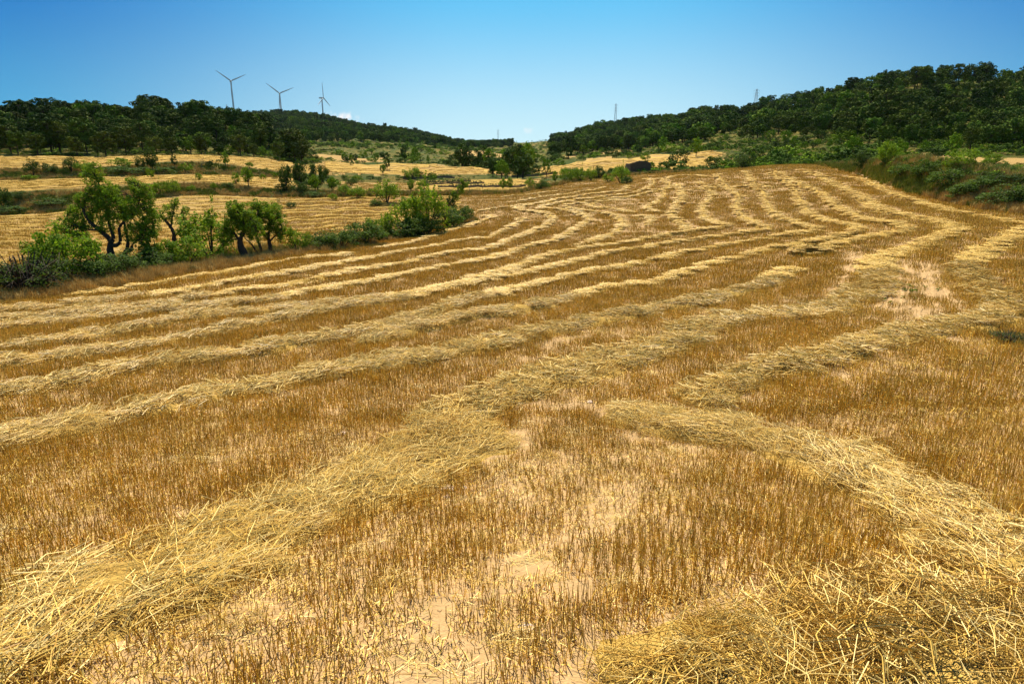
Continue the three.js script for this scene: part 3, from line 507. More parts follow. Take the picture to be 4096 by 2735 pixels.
const TREE = {
  tree: [1, 2, 3, 4].map(i => roundTree(400 + i, { clumps: 44, leaves: 2400, size: .06, lean: (i % 3 - 1) * .05 })),
  darkTree: [1, 2, 3].map(i => roundTree(420 + i, { clumps: 40, leaves: 2000, size: .07, tone: 'dark', trunk: .2, squash: .95 })),
  farTree: [1, 2, 3, 4].map(i => roundTree(440 + i, { clumps: 26, leaves: 800, size: .095, tone: i % 2 ? 'leafy' : 'dark', trunk: .2 })),
};
const PINES = [1, 2, 3, 4, 5, 6].map(i => pine(460 + i, { clumps: 22 + 3 * i, per: 52, size: .08, warm: [1, 1.1, .85, 1.05, .9, 1.15][i - 1], dim: [1, 1.1, .75, .9, 1.2, 1][i - 1] }));
const DEAD = [1, 2, 3].map(i => deadTree(480 + i));
let plantN = 0; const plantR = mulberry(901);
function plant(kind, label, category, x, Z, w, h, o = {}) {   // w, h in metres
  if (Z < 125 && !o.raw) kind = { far: 'leafy', farDark: 'dark', farTree: 'tree' }[kind] ?? kind;
  const isTree = kind in TREE || kind === 'pine', set = kind === 'pine' ? PINES : TREE[kind] ?? BUSH[kind], v = set[(o.variant ?? plantN++) % set.length];
  const t = thing(o.name ?? (kind === 'pine' ? 'pine_tree' : isTree ? 'tree' : kind === 'bramble' || kind === 'thicket' ? 'bramble_bush' : 'shrub'), label, category, [x, H(x, Z) - .03 * h, -Z], o.group);
  t.rotation.y = plantR() * 6.283; const ww = kind === 'pine' ? w / .75 : w / .95; t.scale.set(ww, h, ww * (o.deep ?? 1));
  part(isTree ? 'trunk' : 'stems', v.stem, MAT.bark, t); part(isTree ? 'crown' : 'foliage', v.leaf, kind === 'pine' || kind === 'far' || kind === 'farDark' || kind === 'farTree' ? MAT.pine : MAT.leaf, t);
  return t;
}
function plantAt(kind, px, base, wpx, hpx, label, category, o = {}) { const p = hit(px, base); if (!p) { console.log('missed', label); return; } return plant(kind, label, category, p.x, p.Z, wpx * p.mpp, hpx * p.mpp, o); }
console.log('plant shapes ready');

// ------------------------------------------------------------------ the almond hedge along the left of the field
function limbTree(name, label, px, base, spec) {            // limbs and crown masses given in metres about the foot
  const p = hit(px, base), t = thing(name, label, 'tree', [p.x, p.y - .05, p.z], spec.group); t.scale.setScalar(spec.grow ?? 1.18); const r = mulberry(spec.seed), S = new Buf(), L = new Buf(), ends = [];
  for (const [pts, r0, r1] of spec.limbs) {
    const c = new THREE.CatmullRomCurve3(pts.map(q => new THREE.Vector3(...q)), false, 'centripetal').getPoints(pts.length * 4);
    S.tube(c.map((q, i) => [q.x + .02 * noise3(q.y * 3, i, 1), q.y, q.z]), c.map((q, i) => lerp(r0, r1, i / (c.length - 1)) * (1 + .12 * noise2(i * .9, spec.seed))), 8);
    c.forEach((q, i) => { if (i > c.length * .45) ends.push([q.x, q.y, q.z]); });
  }
  for (const [x, y, z, rx, ry, rz, n, tone] of spec.blobs) {
    const T = GREENS[tone ?? 'leafy'];
    for (let i = 0; i < n * 1.15; i++) {
      const d = sphereDir(r), q = Math.cbrt(r()), c = [x + d[0] * rx * q, y + d[1] * ry * q, z + d[2] * rz * q];
      let best = ends[0], bd = 1e9; for (const e of ends) { const dd = (e[0] - c[0]) ** 2 + (e[1] - c[1]) ** 2 + (e[2] - c[2]) ** 2; if (dd < bd) { bd = dd; best = e; } }
      if (r() < .55) S.tube([best, [lerp(best[0], c[0], .5) + (r() - .5) * .15, lerp(best[1], c[1], .55) + .1, lerp(best[2], c[2], .5) + (r() - .5) * .15], c], [.028, .017, .006], 4);
      const hang = spec.droop ? .5 * r() * r() : 0; clumpLeaves(L, c, .11 + .13 * r(), spec.per ?? 46, spec.leaf ?? .125, .42, r, T, 1);
      if (hang > .12) { S.tube([c, [c[0] + .05, c[1] - hang - .25, c[2]]], [.006, .003], 3); for (let k = 0; k < 16; k++) leafAt(L, [c[0] + (r() - .5) * .12, c[1] - .15 - hang * r(), c[2] + (r() - .5) * .12], [r() - .5, .2, r() - .5], .12, .3, r, T(r)); }
    }
  }
  part('trunk', S.build(), MAT.bark, t); part('crown', L.build(), MAT.leaf, t); return t;
}
const HEDGE = 'trees and shrubs of the hedge beside the field';
limbTree('almond_tree', 'tall forked almond tree with twisting dark trunks in the hedge', 117, 268, {
  seed: 601, droop: true, group: HEDGE,
  limbs: [
    [[[-.1, -.1, 0], [-.15, .5, 0], [-.2, 1.2, .05], [-.12, 1.75, 0], [-.5, 2.3, .1], [-.95, 2.8, .2], [-1.3, 3.6, .2], [-1.0, 4.6, 0]], .25, .05],
    [[[-.1, 1.6, 0], [.1, 1.95, 0], [-.05, 2.5, -.1], [-.25, 3.4, -.3], [-.3, 4.6, -.3], [-.5, 5.6, -.2]], .13, .03],
    [[[-.1, 1.45, 0], [.3, 1.5, .1], [.55, 1.75, .1], [.55, 2.5, 0], [.85, 2.9, -.1], [1.3, 3.3, -.2], [1.4, 4.4, -.2]], .13, .04],
    [[[.45, -.1, .1], [.62, .35, .1], [.68, .95, .1], [.85, 1.15, .15], [1.2, 1.2, .2], [1.28, 1.45, .2]], .17, .07],
    [[[.8, 1.1, .1], [.95, 1.7, 0], [.9, 2.6, 0], [1.0, 3.6, .1]], .11, .04],
    [[[-.2, .1, 0], [-.6, .45, .1], [-.95, .85, .15], [-1.25, 1.0, .2], [-1.7, .95, .25]], .12, .03],
    [[[-.6, 2.4, .1], [-1.1, 2.45, .3], [-1.8, 2.7, .4], [-2.4, 3.1, .3]], .06, .02],
    [[[1.1, 1.25, .2], [1.6, 1.75, .3], [2.2, 1.8, .4], [2.6, 1.5, .4]], .05, .02], [[[1.35, 3.3, -.2], [1.9, 3.9, -.1], [2.1, 4.8, 0]], .06, .02],
  ],
  blobs: [[-.55, 5.5, -.1, .6, .9, .6, 34], [-.9, 4.3, 0, .75, .8, .7, 36], [.5, 3.7, 0, 1.2, .8, .9, 76], [.2, 4.7, 0, .9, .5, .7, 28], [1.9, 3.5, .1, 1.1, 1.2, .9, 74], [2.3, 4.6, 0, .7, .6, .5, 24], [-.3, 3.1, .2, .9, .8, .7, 34], [-2.1, 2.5, .3, 1.0, .9, .8, 60], [-1.6, 3.3, .2, .8, .7, .7, 30], [1.9, 2.3, .3, 1.0, .7, .8, 44], [2.2, 1.3, .4, .9, .5, .4, 20], [1.7, 5.2, -.2, .4, .35, .3, 9], [2.7, 2.9, .1, .5, .9, .5, 26]],
});
limbTree('almond_tree', 'small half-bare almond leaning left on a bent trunk', 181, 256, {
  seed: 602, per: 30, group: HEDGE,
  limbs: [[[[.2, -.1, 0], [-.05, .6, 0], [-.32, 1.15, 0], [-.3, 1.75, 0], [-.55, 2.4, .1], [-.95, 2.9, .1], [-1.2, 3.0, .1]], .2, .05], [[[-.3, 1.5, 0], [.1, 1.8, 0], [.55, 2.0, 0], [.7, 2.5, .1], [.5, 3.1, .1]], .09, .03], [[[-.4, 2.2, 0], [-.2, 2.9, 0], [0, 3.5, 0], [.15, 4, 0]], .06, .02], [[[.5, 2.0, 0], [1.1, 2.3, 0], [1.5, 2.5, .1]], .04, .01]],
  blobs: [[-.5, 3.3, 0, .5, .6, .5, 20], [.1, 3.8, 0, .4, .4, .4, 12], [.3, 2.7, .1, .7, .5, .5, 16], [.8, 3.3, 0, .35, .3, .3, 9], [-.9, 2.8, .1, .35, .4, .3, 10]],
});
limbTree('almond_tree', 'almond tree with a thick black leaning trunk, right of the leafy shrub', 245, 259, {
  seed: 603, droop: true, group: HEDGE,
  limbs: [[[[.15, -.1, 0], [-.05, .5, 0], [-.2, 1.1, 0], [-.1, 1.6, 0], [.2, 2.1, 0], [.1, 2.9, 0]], .3, .07], [[[-.2, 1.2, 0], [-.6, 1.9, 0], [-1.1, 2.2, .1], [-1.5, 2.1, .1]], .1, .03], [[[0, 1.6, 0], [.4, 2.2, 0], [.9, 2.6, .1], [1.1, 2.3, .1]], .1, .03]],
  blobs: [[-.3, 3.3, 0, .7, .7, .7, 44], [.3, 2.9, 0, .9, .9, .8, 60], [-.6, 2.4, .1, .8, .8, .7, 44], [.9, 2.1, .1, .7, .8, .6, 36], [-1.0, 1.6, .2, .6, .6, .5, 20]],
});
limbTree('almond_tree', 'bushy almond with several stems beside the thick leaning trunk', 266, 254, {
  seed: 604, droop: true, group: HEDGE,
  limbs: [[[[.3, -.1, 0], [.35, .6, 0], [.3, 1.3, 0], [.6, 2.2, 0]], .2, .06], [[[-.2, -.1, .1], [-.35, .7, .1], [-.5, 1.5, .1], [-.4, 2.4, 0]], .13, .04], [[[-.4, -.1, .2], [-.9, .8, .2], [-1.3, 1.2, .2]], .09, .03], [[[.3, .9, 0], [.9, 1.4, .1], [1.4, 1.5, .2]], .07, .02]],
  blobs: [[.1, 3.0, 0, 1.1, .7, .9, 60], [.9, 2.4, .1, .8, .9, .7, 50], [-.8, 2.4, .1, .8, .9, .8, 48], [.1, 1.9, .2, 1.0, .6, .6, 36], [1.3, 1.5, .2, .4, .5, .4, 16], [-.3, 3.6, 0, .4, .3, .4, 10]],
});
const HN = (kind, px, base, w, h, label, cat) => plantAt(kind, px, base, w * 1.3, h * 1.26, label, cat, { group: HEDGE });
HN('thicket', 28, 293, 62, 36, 'dark twiggy bramble thicket at the left edge of the picture', 'shrub');
HN('bramble', -6, 296, 40, 30, 'bramble mass cut by the left picture edge below the thicket', 'shrub');
HN('leafy', 71, 282, 46, 54, 'rounded bright green shrub left of the tall almond', 'shrub');
HN('leafy', 52, 276, 30, 42, 'slim green shrub squeezed behind the twiggy thicket', 'shrub');
HN('bramble', 95, 281, 44, 25, 'low dark brambles under the left limb of the tall almond', 'shrub');
HN('bramble', 122, 275, 40, 22, 'low dark brambles wrapped round the tall almond foot', 'shrub');
HN('bramble', 150, 271, 36, 22, 'low brambles right of the tall almond foot', 'shrub');
HN('leafy', 165, 268, 26, 28, 'upright light green shrub below the small leaning almond', 'shrub');
HN('leafy', 188, 266, 34, 28, 'glossy shrub at the foot of the small leaning almond', 'shrub');
HN('leafy', 212, 259, 44, 42, 'broad leafy shrub between the small almond and the thick trunk', 'shrub');
HN('dark', 192, 271.5, 7, 6, 'tiny dark round shrub in the dry grass edge', 'shrub');
HN('leafy', 298, 252, 20, 24, 'leafy shrub just right of the bushy many-stemmed almond', 'shrub');
HN('bramble', 322, 249, 30, 17, 'low bramble beside the bare snag', 'shrub');
HN('bramble', 343, 247, 26, 17, 'low bramble in front of the dark broken stump', 'shrub');
HN('bramble', 366, 244, 34, 22, 'bramble bush on the hedge bank before the tall leafy one', 'shrub');
HN('leafy', 382, 240, 24, 26, 'pale green shrub left of the tall leafy bush', 'shrub');
HN('leafy', 408, 236, 30, 36, 'left half of the tall leafy bush with upright shoots', 'shrub');
HN('leafy', 428, 233, 34, 40, 'tall leafy bush with upright shoots near the hedge end', 'shrub');
HN('bramble', 402, 239, 34, 18, 'greyish bramble at the foot of the tall leafy bush', 'shrub');
HN('bramble', 425, 236, 30, 18, 'bramble skirt under the right of the tall leafy bush', 'shrub');
HN('bramble', 447, 227, 28, 19, 'grey green bramble joining the last hedge bush', 'shrub');
HN('bramble', 461, 223, 20, 17, 'last bramble bush at the tip of the hedge', 'shrub');
limbTree('tree', 'feathery tree leaning right at the end of the hedge', 446, 214, { seed: 606, per: 34, leaf: .16, group: HEDGE, limbs: [[[[0, -.1, 0], [.3, .9, 0], [.9, 2.0, 0], [1.7, 3.2, 0], [2.2, 4.1, 0]], .11, .03], [[[.4, 1.0, 0], [.2, 1.7, 0], [.6, 2.6, 0]], .05, .02]], blobs: [[.6, 1.5, 0, .6, .7, .5, 28, 'dark'], [1.2, 2.3, 0, .6, .7, .5, 32], [1.8, 3.2, 0, .55, .6, .5, 26], [2.5, 3.7, 0, .45, .4, .4, 12], [2.1, 4.1, 0, .25, .4, .25, 8]] });
function snag(variant, px, base, hpx, label, lean = 0, group) { const p = hit(px, base), t = thing('dead_tree', label, 'dead tree', [p.x, p.y, p.z], group); t.rotation.set(0, variant * 1.3, lean); t.scale.setScalar(hpx * p.mpp); part('branches', DEAD[variant % 3], MAT.deadWood, t); }
snag(0, 311, 246, 21, 'bare leaning snag sticking out of the hedge brambles', -.5);
snag(1, 344, 238, 13, 'dark broken stump poking above the hedge brambles', .3);
snag(2, 470, 193, 12, 'small dead tree beyond the hedge end');
snag(0, 482, 192, 9, 'thin dead sapling beside the small dead tree');
snag(1, 202, 167, 12, 'bare dead tree on the upper left terrace bank');
snag(2, 866, 176, 10, 'fallen grey branches at the corner of the bramble bank', 1.2);

// ------------------------------------------------------------------ trees and shrubs of the terraces and valley, each where it stands
const TERR = 'shrubs and small trees on the left terraces', VAL = 'trees and shrubs of the valley floor', RIGHT = 'trees and shrubs on the right slope';
const SPOTS = [
  ['leafy', 387, 203, 29, 27, 'round bushy tree with yellow green top behind the hedge', 'tree', VAL], ['bramble', 376, 206, 14, 8, 'low bramble at the left foot of the round bushy tree', 'shrub', VAL],
  ['darkTree', 287, 192, 14, 28, 'leftmost tall tree of the clump beyond the second field', 'tree', VAL], ['darkTree', 301, 190, 17, 30, 'tallest tree of the clump beyond the second field', 'tree', VAL], ['darkTree', 318, 190, 18, 27, 'broad tree on the right of the clump beyond the second field', 'tree', VAL], ['farDark', 310, 187, 14, 18, 'dark shrub filling the middle of the tree clump', 'shrub', VAL], ['darkTree', 327, 184, 7, 17, 'slim tree at the right end of the tree clump', 'tree', VAL],
  ['dark', 283, 193, 14, 13, 'dark shrub at the left foot of the tree clump', 'shrub', VAL], ['dark', 300, 195, 17, 17, 'rounded dark shrub in front of the tree clump', 'shrub', VAL], ['tree', 315.5, 193, 12, 18, 'small almond with a visible trunk before the tree clump', 'tree', VAL], ['tree', 332, 192, 9, 16, 'dark trunked sapling right of the small almond', 'tree', VAL], ['leafy', 345, 196, 14, 13, 'shrub right of the dark trunked sapling', 'shrub', VAL], ['leafy', 358, 198, 17, 14, 'wide shrub with a bare twig left of the round bushy tree', 'shrub', VAL], ['bramble', 312, 197, 24, 7, 'low green cover under the small almond', 'shrub', VAL], ['leafy', 333, 200, 10, 8, 'small pale shrub on the grassy field edge', 'shrub', VAL], ['bramble', 351, 185, 14, 9, 'shrub on the slope above the wide shrub', 'shrub', VAL],
  ['leafy', 271, 214, 22, 15, 'yellow green shrub at the far corner of the second field', 'shrub', VAL], ['dark', 291, 208, 11, 8, 'round dark shrub on the grassy field edge', 'shrub', VAL], ['far', 275, 178, 6, 8, 'small tree at the bend of the farm track', 'shrub', VAL],
  ['farTree', 387.5, 170, 7, 13, 'lone tree on the crest of the pale field', 'tree', VAL], ['farTree', 383, 175, 8, 11, 'bushy tree just below the lone crest tree', 'tree', VAL], ['leafy', 412, 179, 18, 14, 'spreading olive green tree at the end of the flat field', 'tree', VAL], ['tree', 411, 193, 8, 14, 'slender tree left of the pair behind the hedge', 'tree', VAL], ['leafy', 423, 192, 15, 14, 'rounded tree of the pair behind the hedge', 'tree', VAL], ['tree', 503, 191, 8, 13, 'small almond at the near edge of the flat valley field', 'tree', VAL], ['tree', 510, 190.5, 7, 13, 'second small almond at the near edge of the flat valley field', 'tree', VAL], ['far', 352, 165, 4, 5, 'solitary round bush on the pale sloping field', 'shrub', VAL],
  ['leafy', 530, 190, 11, 14, 'shrub at the left end of the field corner row', 'shrub', VAL], ['bramble', 542, 189, 16, 11, 'bramble in the field corner row', 'shrub', VAL], ['tree', 555, 184, 7, 13, 'sapling in the field corner row', 'tree', VAL], ['leafy', 566, 182, 17, 17, 'pale shrub of the long row left of the hut', 'shrub', VAL], ['leafy', 580, 181, 15, 15, 'yellowish shrub in the long row left of the hut', 'shrub', VAL], ['leafy', 591, 181, 13, 16, 'shrub next to the big bush in the long row', 'shrub', VAL], ['dark', 599, 178, 15, 15, 'dark shrub behind the big bush in the long row', 'shrub', VAL], ['bramble', 573, 175, 26, 9, 'low scrub behind the long shrub row', 'shrub', VAL],
  ['leafy', 621, 183, 20, 19, 'big green bush standing in the field before the hut', 'shrub', VAL], ['dark', 627, 184, 13, 10, 'dark low lobe on the right of the big field bush', 'shrub', VAL], ['leafy', 608, 182, 13, 10, 'lower left lobe of the big field bush', 'shrub', VAL], ['far', 653, 173, 5, 6, 'small bush at the right corner of the hut', 'shrub', VAL], ['far', 640, 174.5, 14, 2.4, 'weeds along the foot of the hut wall', 'shrub', VAL],
  ['far', 645, 162, 11, 11, 'round dark bush beyond the far striped field', 'shrub', RIGHT], ['farDark', 615, 158, 10, 10, 'bush on the bank left of the round dark one', 'shrub', RIGHT], ['far', 629, 159, 6, 8, 'upright bush beside the round dark one', 'shrub', RIGHT], ['farDark', 678, 166, 21, 20, 'large leafy tree at the right end of the far striped field', 'tree', RIGHT], ['far', 664, 168, 12, 9, 'shrub under the large leafy slope tree', 'shrub', RIGHT], ['farTree', 658, 151, 9, 18, 'conical dark tree on the mid slope', 'tree', RIGHT], ['farTree', 696, 157, 12, 19, 'dense dark tree on the scrub slope', 'tree', RIGHT], ['farDark', 711, 168, 14, 15, 'grey green bush on the field crest', 'shrub', RIGHT], ['far', 724, 169, 13, 12, 'bush right of the grey green one on the crest', 'shrub', RIGHT], ['farDark', 743, 168, 22, 17, 'wide dark bush mass along the field crest', 'shrub', RIGHT], ['far', 763, 166, 18, 13, 'pale bush at the middle of the field crest', 'shrub', RIGHT], ['far', 782, 163, 20, 15, 'leafy bush above the field crest', 'shrub', RIGHT], ['far', 806, 163, 24, 14, 'spread of bushes above the field crest', 'shrub', RIGHT], ['leafy', 834, 164, 22, 15, 'bright bush at the top corner of the field', 'shrub', RIGHT],
  ['dark', 861, 169, 19, 21, 'large dome of dark bush at the top corner of the field', 'shrub', RIGHT], ['tree', 884, 168, 18, 25, 'open dark tree right of the dome bush', 'tree', RIGHT], ['farTree', 793, 148, 8, 12, 'stubby dark tree on the terrace above the crest', 'tree', RIGHT], ['farTree', 813, 149, 6, 8, 'small dark bush tree on the terrace', 'tree', RIGHT],
  ['leafy', 960, 170, 34, 25, 'tall spreading bush on top of the bramble bank', 'shrub', RIGHT], ['bramble', 905, 176, 26, 14, 'bramble at the near end of the right bank', 'shrub', RIGHT], ['bramble', 925, 178, 34, 22, 'bramble mass behind the green grass strip', 'shrub', RIGHT], ['bramble', 948, 187, 40, 22, 'bramble mass in the middle of the right bank', 'shrub', RIGHT], ['bramble', 985, 192, 46, 19, 'broad bramble with grey green leaves on the right bank', 'shrub', RIGHT], ['bramble', 965, 199, 36, 18, 'low bramble reaching down towards the stubble', 'shrub', RIGHT], ['bramble', 1003, 205, 46, 19, 'pale leaved bramble low on the right bank', 'shrub', RIGHT], ['bramble', 1028, 203, 44, 23, 'bramble cut off by the right picture edge', 'shrub', RIGHT], ['dark', 1012, 184, 34, 12, 'dark shrub below the reddish field', 'shrub', RIGHT], ['dark', 990, 178, 26, 9, 'dark shrub left of the reddish field', 'shrub', RIGHT], ['thicket', 1008, 341, 40, 12, 'low dark thorny scrub at the right edge of the stubble', 'shrub', RIGHT],
  ['dark', 33, 176, 14, 20, 'dark round tree on the left of the upper bank', 'tree', TERR], ['dark', 50, 174, 18, 14, 'leaning dark shrub on the upper left bank', 'shrub', TERR], ['dark', 72, 172, 16, 18, 'tangled dark tree on the upper bank', 'tree', TERR], ['leafy', 84, 173, 18, 14, 'shrub beside the tangled dark tree', 'shrub', TERR], ['far', 30, 180, 16, 7, 'low shade shrub under the dark round tree', 'shrub', TERR], ['leafy', 121, 167, 22, 11, 'wide green shrub on the upper terrace edge', 'shrub', TERR], ['bramble', 128, 174, 40, 9, 'long bramble spread on the upper bank', 'shrub', TERR], ['darkTree', 153, 171, 13, 26, 'tall black green tree on the upper bank', 'tree', TERR], ['dark', 141, 170, 12, 17, 'shrub left of the tall black green tree', 'shrub', TERR], ['bramble', 162, 173, 20, 8, 'bramble right of the tall black green tree', 'shrub', TERR], ['farTree', 175, 167, 8, 12, 'slim young tree on the upper bank', 'tree', TERR], ['far', 186, 173, 14, 13, 'round shrub left of the dead tree', 'shrub', TERR], ['farDark', 210, 167, 9, 9, 'dark ball of shrub right of the dead tree', 'shrub', TERR], ['farTree', 226, 167, 9, 15, 'young tree at the end of the upper bank', 'tree', TERR], ['far', 250, 168, 9, 8, 'shrub near the right end of the upper terrace', 'shrub', TERR], ['far', 219, 162, 6, 4, 'small tuft shrub at the upper terrace edge', 'shrub', TERR],
  ['dark', 4, 208, 18, 28, 'dark tree cut by the left edge on the lower bank', 'tree', TERR], ['dark', 22, 200, 20, 11, 'dark shrub right of the cut off dark tree', 'shrub', TERR], ['bramble', 10, 213, 30, 9, 'bramble patch low on the left bank', 'shrub', TERR], ['bramble', 52, 206, 34, 10, 'green patch in the middle of the lower left bank', 'shrub', TERR], ['leafy', 151, 178, 8, 12, 'small dark shrub beyond the tall almond top', 'shrub', TERR], ['leafy', 173, 194, 18, 17, 'fan shaped green shrub on the lower bank', 'shrub', TERR], ['leafy', 160, 195, 14, 15, 'shrub left of the fan shaped one', 'shrub', TERR], ['leafy', 192, 192, 8, 9, 'little pale shrub right of the fan shaped one', 'shrub', TERR], ['far', 199, 180, 7, 9, 'yellow green bush on the middle terrace', 'shrub', TERR], ['far', 214, 189, 6, 8, 'small upright bush on the lower bank', 'shrub', TERR], ['far', 236, 184, 9, 13, 'slim bush at the bend of the lower bank', 'shrub', TERR], ['farTree', 249, 187, 12, 20, 'tree at the right end of the lower bank', 'tree', TERR], ['bramble', 228, 187, 14, 6, 'bramble at the right end of the lower bank', 'shrub', TERR], ['far', 263, 180, 8, 8, 'bush by the farm track bend', 'shrub', TERR],
];
for (const [kind, px, base, w, h, label, cat, group] of SPOTS) plantAt(kind, px, base, w, h, label, cat, { group });
console.log('placed plants');

// ------------------------------------------------------------------ woods: the trees that show largest one by one, the rest as one mass
{
  const r = mulberry(1201), spots = [];
  const scatter = (t0, t1, s0, s1, gap, ok, zone, hMin, hMax) => {
    const n = 9000, cell = new Set();
    for (let i = 0; i < n; i++) {
      const t = lerp(t0, t1, r()), s = lerp(s0, s1, r()), Z = knotZ(t, s), x = t * Z; if (zoneOf(t, s) >= 0 || !ok(t, s, x, Z)) continue;
      const kx = Math.round(x / gap), kz = Math.round(Z / gap), k = kx * 7919 + kz; if (cell.has(k)) continue; cell.add(k);
      spots.push({ x, Z, t, s, h: lerp(hMin, hMax, Math.pow(r(), 1.7)) * (1 + .22 * noise2(x / 30, Z / 30)), zone });
    }
  };
  scatter(-1.0, -.325, 12.04, 14.5, 6.0, (t, s) => s < 12.6 || noise2(t * 14, s * 2) > -.75, 'left', 3.8, 10);
  scatter(.16, 1.05, 13.0, 17.4, 7.6, (t, s, x, Z) => s > 13.75 + 1.3 * smooth(.55, .25, t) + .5 * noise2(t * 9, s), 'right', 4, 10.5);
  scatter(.5, 1.05, 13.1, 14.2, 9, (t, s) => t > .7 || noise2(t * 12, s * 3) > .1, 'right', 4.5, 8);
  scatter(-.5, -.1, 15.6, 17.95, 11.0, (t, s) => s > 16.1 + smooth(-.2, -.12, t) * .5, 'ridge', 7, 11);
  scatter(-.13, .0, 16.4, 18.2, 11, () => true, 'ridge', 7, 11);
  scatter(.06, .3, 14.4, 17.2, 8.5, (t, s) => noise2(t * 20, s * 2) > -.4, 'ridge', 7, 11);
  const bin0 = (v, ...c) => c.find(([m]) => v < m)[1];
  const LAB = { left: ['dark pine in the wood covering the left hill', 'pines of the left hill wood'], right: ['dark pine in the wood covering the right hill', 'pines of the right hill wood'] };
  const big = spots.filter(p => p.zone !== 'ridge').sort((a, b) => b.h / b.Z - a.h / a.Z), chosen = new Set(big.slice(0, 290));
  for (const p of chosen) { const w = p.h * (.62 + .3 * r()); plant('pine', `${p.h > 8.5 ? 'tall' : p.h > 6.5 ? 'middling' : 'small'} dark pine ${p.zone === 'left' ? `${p.s < 12.5 ? 'in the front rank' : 'upslope'} of the left hill wood, ${bin0(p.t, [-.66, 'left part'], [-.5, 'below the umbrella pine'], [9, 'near its right end'])}` : `${p.s < 13.8 ? 'low' : 'high'} in the right hill wood, ${bin0(p.t, [.4, 'its left part'], [.62, 'above the dome bush'], [.75, 'above the bank bush'], [9, 'at the right edge'])}`}`, 'tree', p.x, p.Z, w, p.h, { group: LAB[p.zone][1] }); }
  const MIX = [...PINES, TREE.farTree[0], TREE.farTree[1], TREE.farTree[2]], rest = MIX.map(() => []);
  for (const p of spots) if (!chosen.has(p)) { const w = p.h * (.85 + .4 * r()); rest[Math.floor(r() * MIX.length)].push(matrix(p.x, H(p.x, p.Z) - .2, -p.Z, r() * 6.28, w, p.h, w)); }
  const o = new THREE.Group(); o.name = 'woodland'; o.userData = { kind: 'stuff', label: 'distant pine woods massed over the hills behind the valley', category: 'woodland' }; scene.add(o);
  const tint = i => { const k = .6 + .8 * Math.abs(Math.sin(i * 78.233)), g = .92 + .2 * Math.abs(Math.sin(i * 3.7)); return [k, k * g, k]; };
  rest.forEach((l, i) => { copies('crowns', MIX[i].leaf, MAT.pine, l, o, i < PINES.length ? tint : k => tint(k).map(v => v * .55)); copies('trunks', MIX[i].stem, MAT.bark, l, o); });
  // the tall umbrella pine and its neighbours on the left skyline
  for (const [px, base, w, h, label] of [[151, 119, 27, 26, 'broad umbrella pine standing above the left hill skyline'], [27, 118, 18, 20, 'rounded pine top left on the skyline of the left hill'], [44, 120, 11, 19, 'slim skyline pine beside the rounded one'], [51, 120, 9, 14, 'short skyline pine right of the slim one'], [1, 122, 12, 20, 'pine on the skyline cut by the left edge'], [985, 80, 14, 17, 'tall pine on the right end of the right skyline'], [946, 78, 13, 14, 'rounded pine on the highest part of the right skyline'], [838, 92, 7, 12, 'thin pine standing clear of the right skyline'], [716, 112, 5, 10, 'thin pine on the low right skyline']]) {
    const q = hit(px, base + 3); if (q) plant('pine', label, 'tree', q.x, q.Z, w * q.mpp, h * q.mpp, { group: 'pines on the skylines' });
  }
  console.log('woods', spots.length, spots.filter(p => p.zone === 'left').length, spots.filter(p => p.zone === 'right').length);

  // scrub on the right slope and valley banks: shrubs one can tell apart
  const KW = { far: 'leafy shrub', farDark: 'dark shrub', farTree: 'small tree' }, bin = (v, ...c) => c.find(([m]) => v < m)[1];
  const sc = (t0, t1, s0, s1, n, gap, hMin, hMax, label, group, kinds) => {
    const cell = new Set(); let made = 0;
    for (let i = 0; i < n * 12 && made < n; i++) {
      const t = lerp(t0, t1, r()), s = lerp(s0, s1, r()), Z = knotZ(t, s), x = t * Z; if (zoneOf(t, s) >= 0) continue;
      const k = Math.round(x / gap) * 7919 + Math.round(Z / gap); if (cell.has(k)) continue; cell.add(k); made++;
      const h = lerp(hMin, hMax, r() * r()) * (Z < 125 ? .6 : 1), w = h * (1 + .8 * r()), kind = kinds[Math.floor(r() * kinds.length)];
      plant(kind, label(kind, t, s), kind === 'farTree' ? 'tree' : 'shrub', x, Z, kind === 'farTree' ? w * .75 : w, kind === 'farTree' ? h * 1.5 : h, { group });
    }
  };
  sc(.18, .6, 9.6, 14.6, 120, 5, 1.5, 5.5, (k, t, s) => `${KW[k]} ${bin(s, [10.6, 'low'], [11.8, 'halfway up'], [99, 'high'])} in the scrub, ${bin(t, [.27, 'right of the far striped field'], [.34, 'behind the field crest'], [.41, 'above the crest middle'], [.5, 'near the dome bush'], [9, 'behind the bramble bank'])}`, 'scrub belt of the right slope', ['far', 'far', 'farDark', 'farTree']);
  sc(.55, 1.0, 11.45, 13.8, 40, 5, 1.6, 5, (k, t, s) => `${KW[k]} on the ${bin(s, [11.3, 'lower'], [12.2, 'middle'], [99, 'upper'])} terrace ${bin(t, [.68, 'behind the tall bank bush'], [.8, 'above the reddish field'], [9, 'at the far right edge'])}`, 'scrub of the far right terraces', ['farDark', 'far', 'farTree']);
  sc(.5, 1.0, 8.35, 9.9, 34, 2.6, 1.6, 3.4, (k, t, s) => `${bin(s, [8.8, 'low'], [9.3, 'mid height'], [99, 'top'])} bramble tangle on the right bank, ${bin(t, [.6, 'near the field corner'], [.72, 'below the tall bank bush'], [.85, 'below the reddish field'], [9, 'by the right edge'])}`, 'brambles of the right bank', ['bramble']);
  sc(-.01, .2, 12.6, 14.6, 38, 9, 3, 6.5, (k, t, s) => `${KW[k]} ${bin(s, [13.3, 'near'], [14, 'amid'], [99, 'beyond'])} the small fields ${bin(t, [.06, 'right of the valley head'], [.13, 'below the tall pylon'], [9, 'right of the tall pylon'])}`, 'trees of the valley head', ['farTree', 'far', 'farDark']);
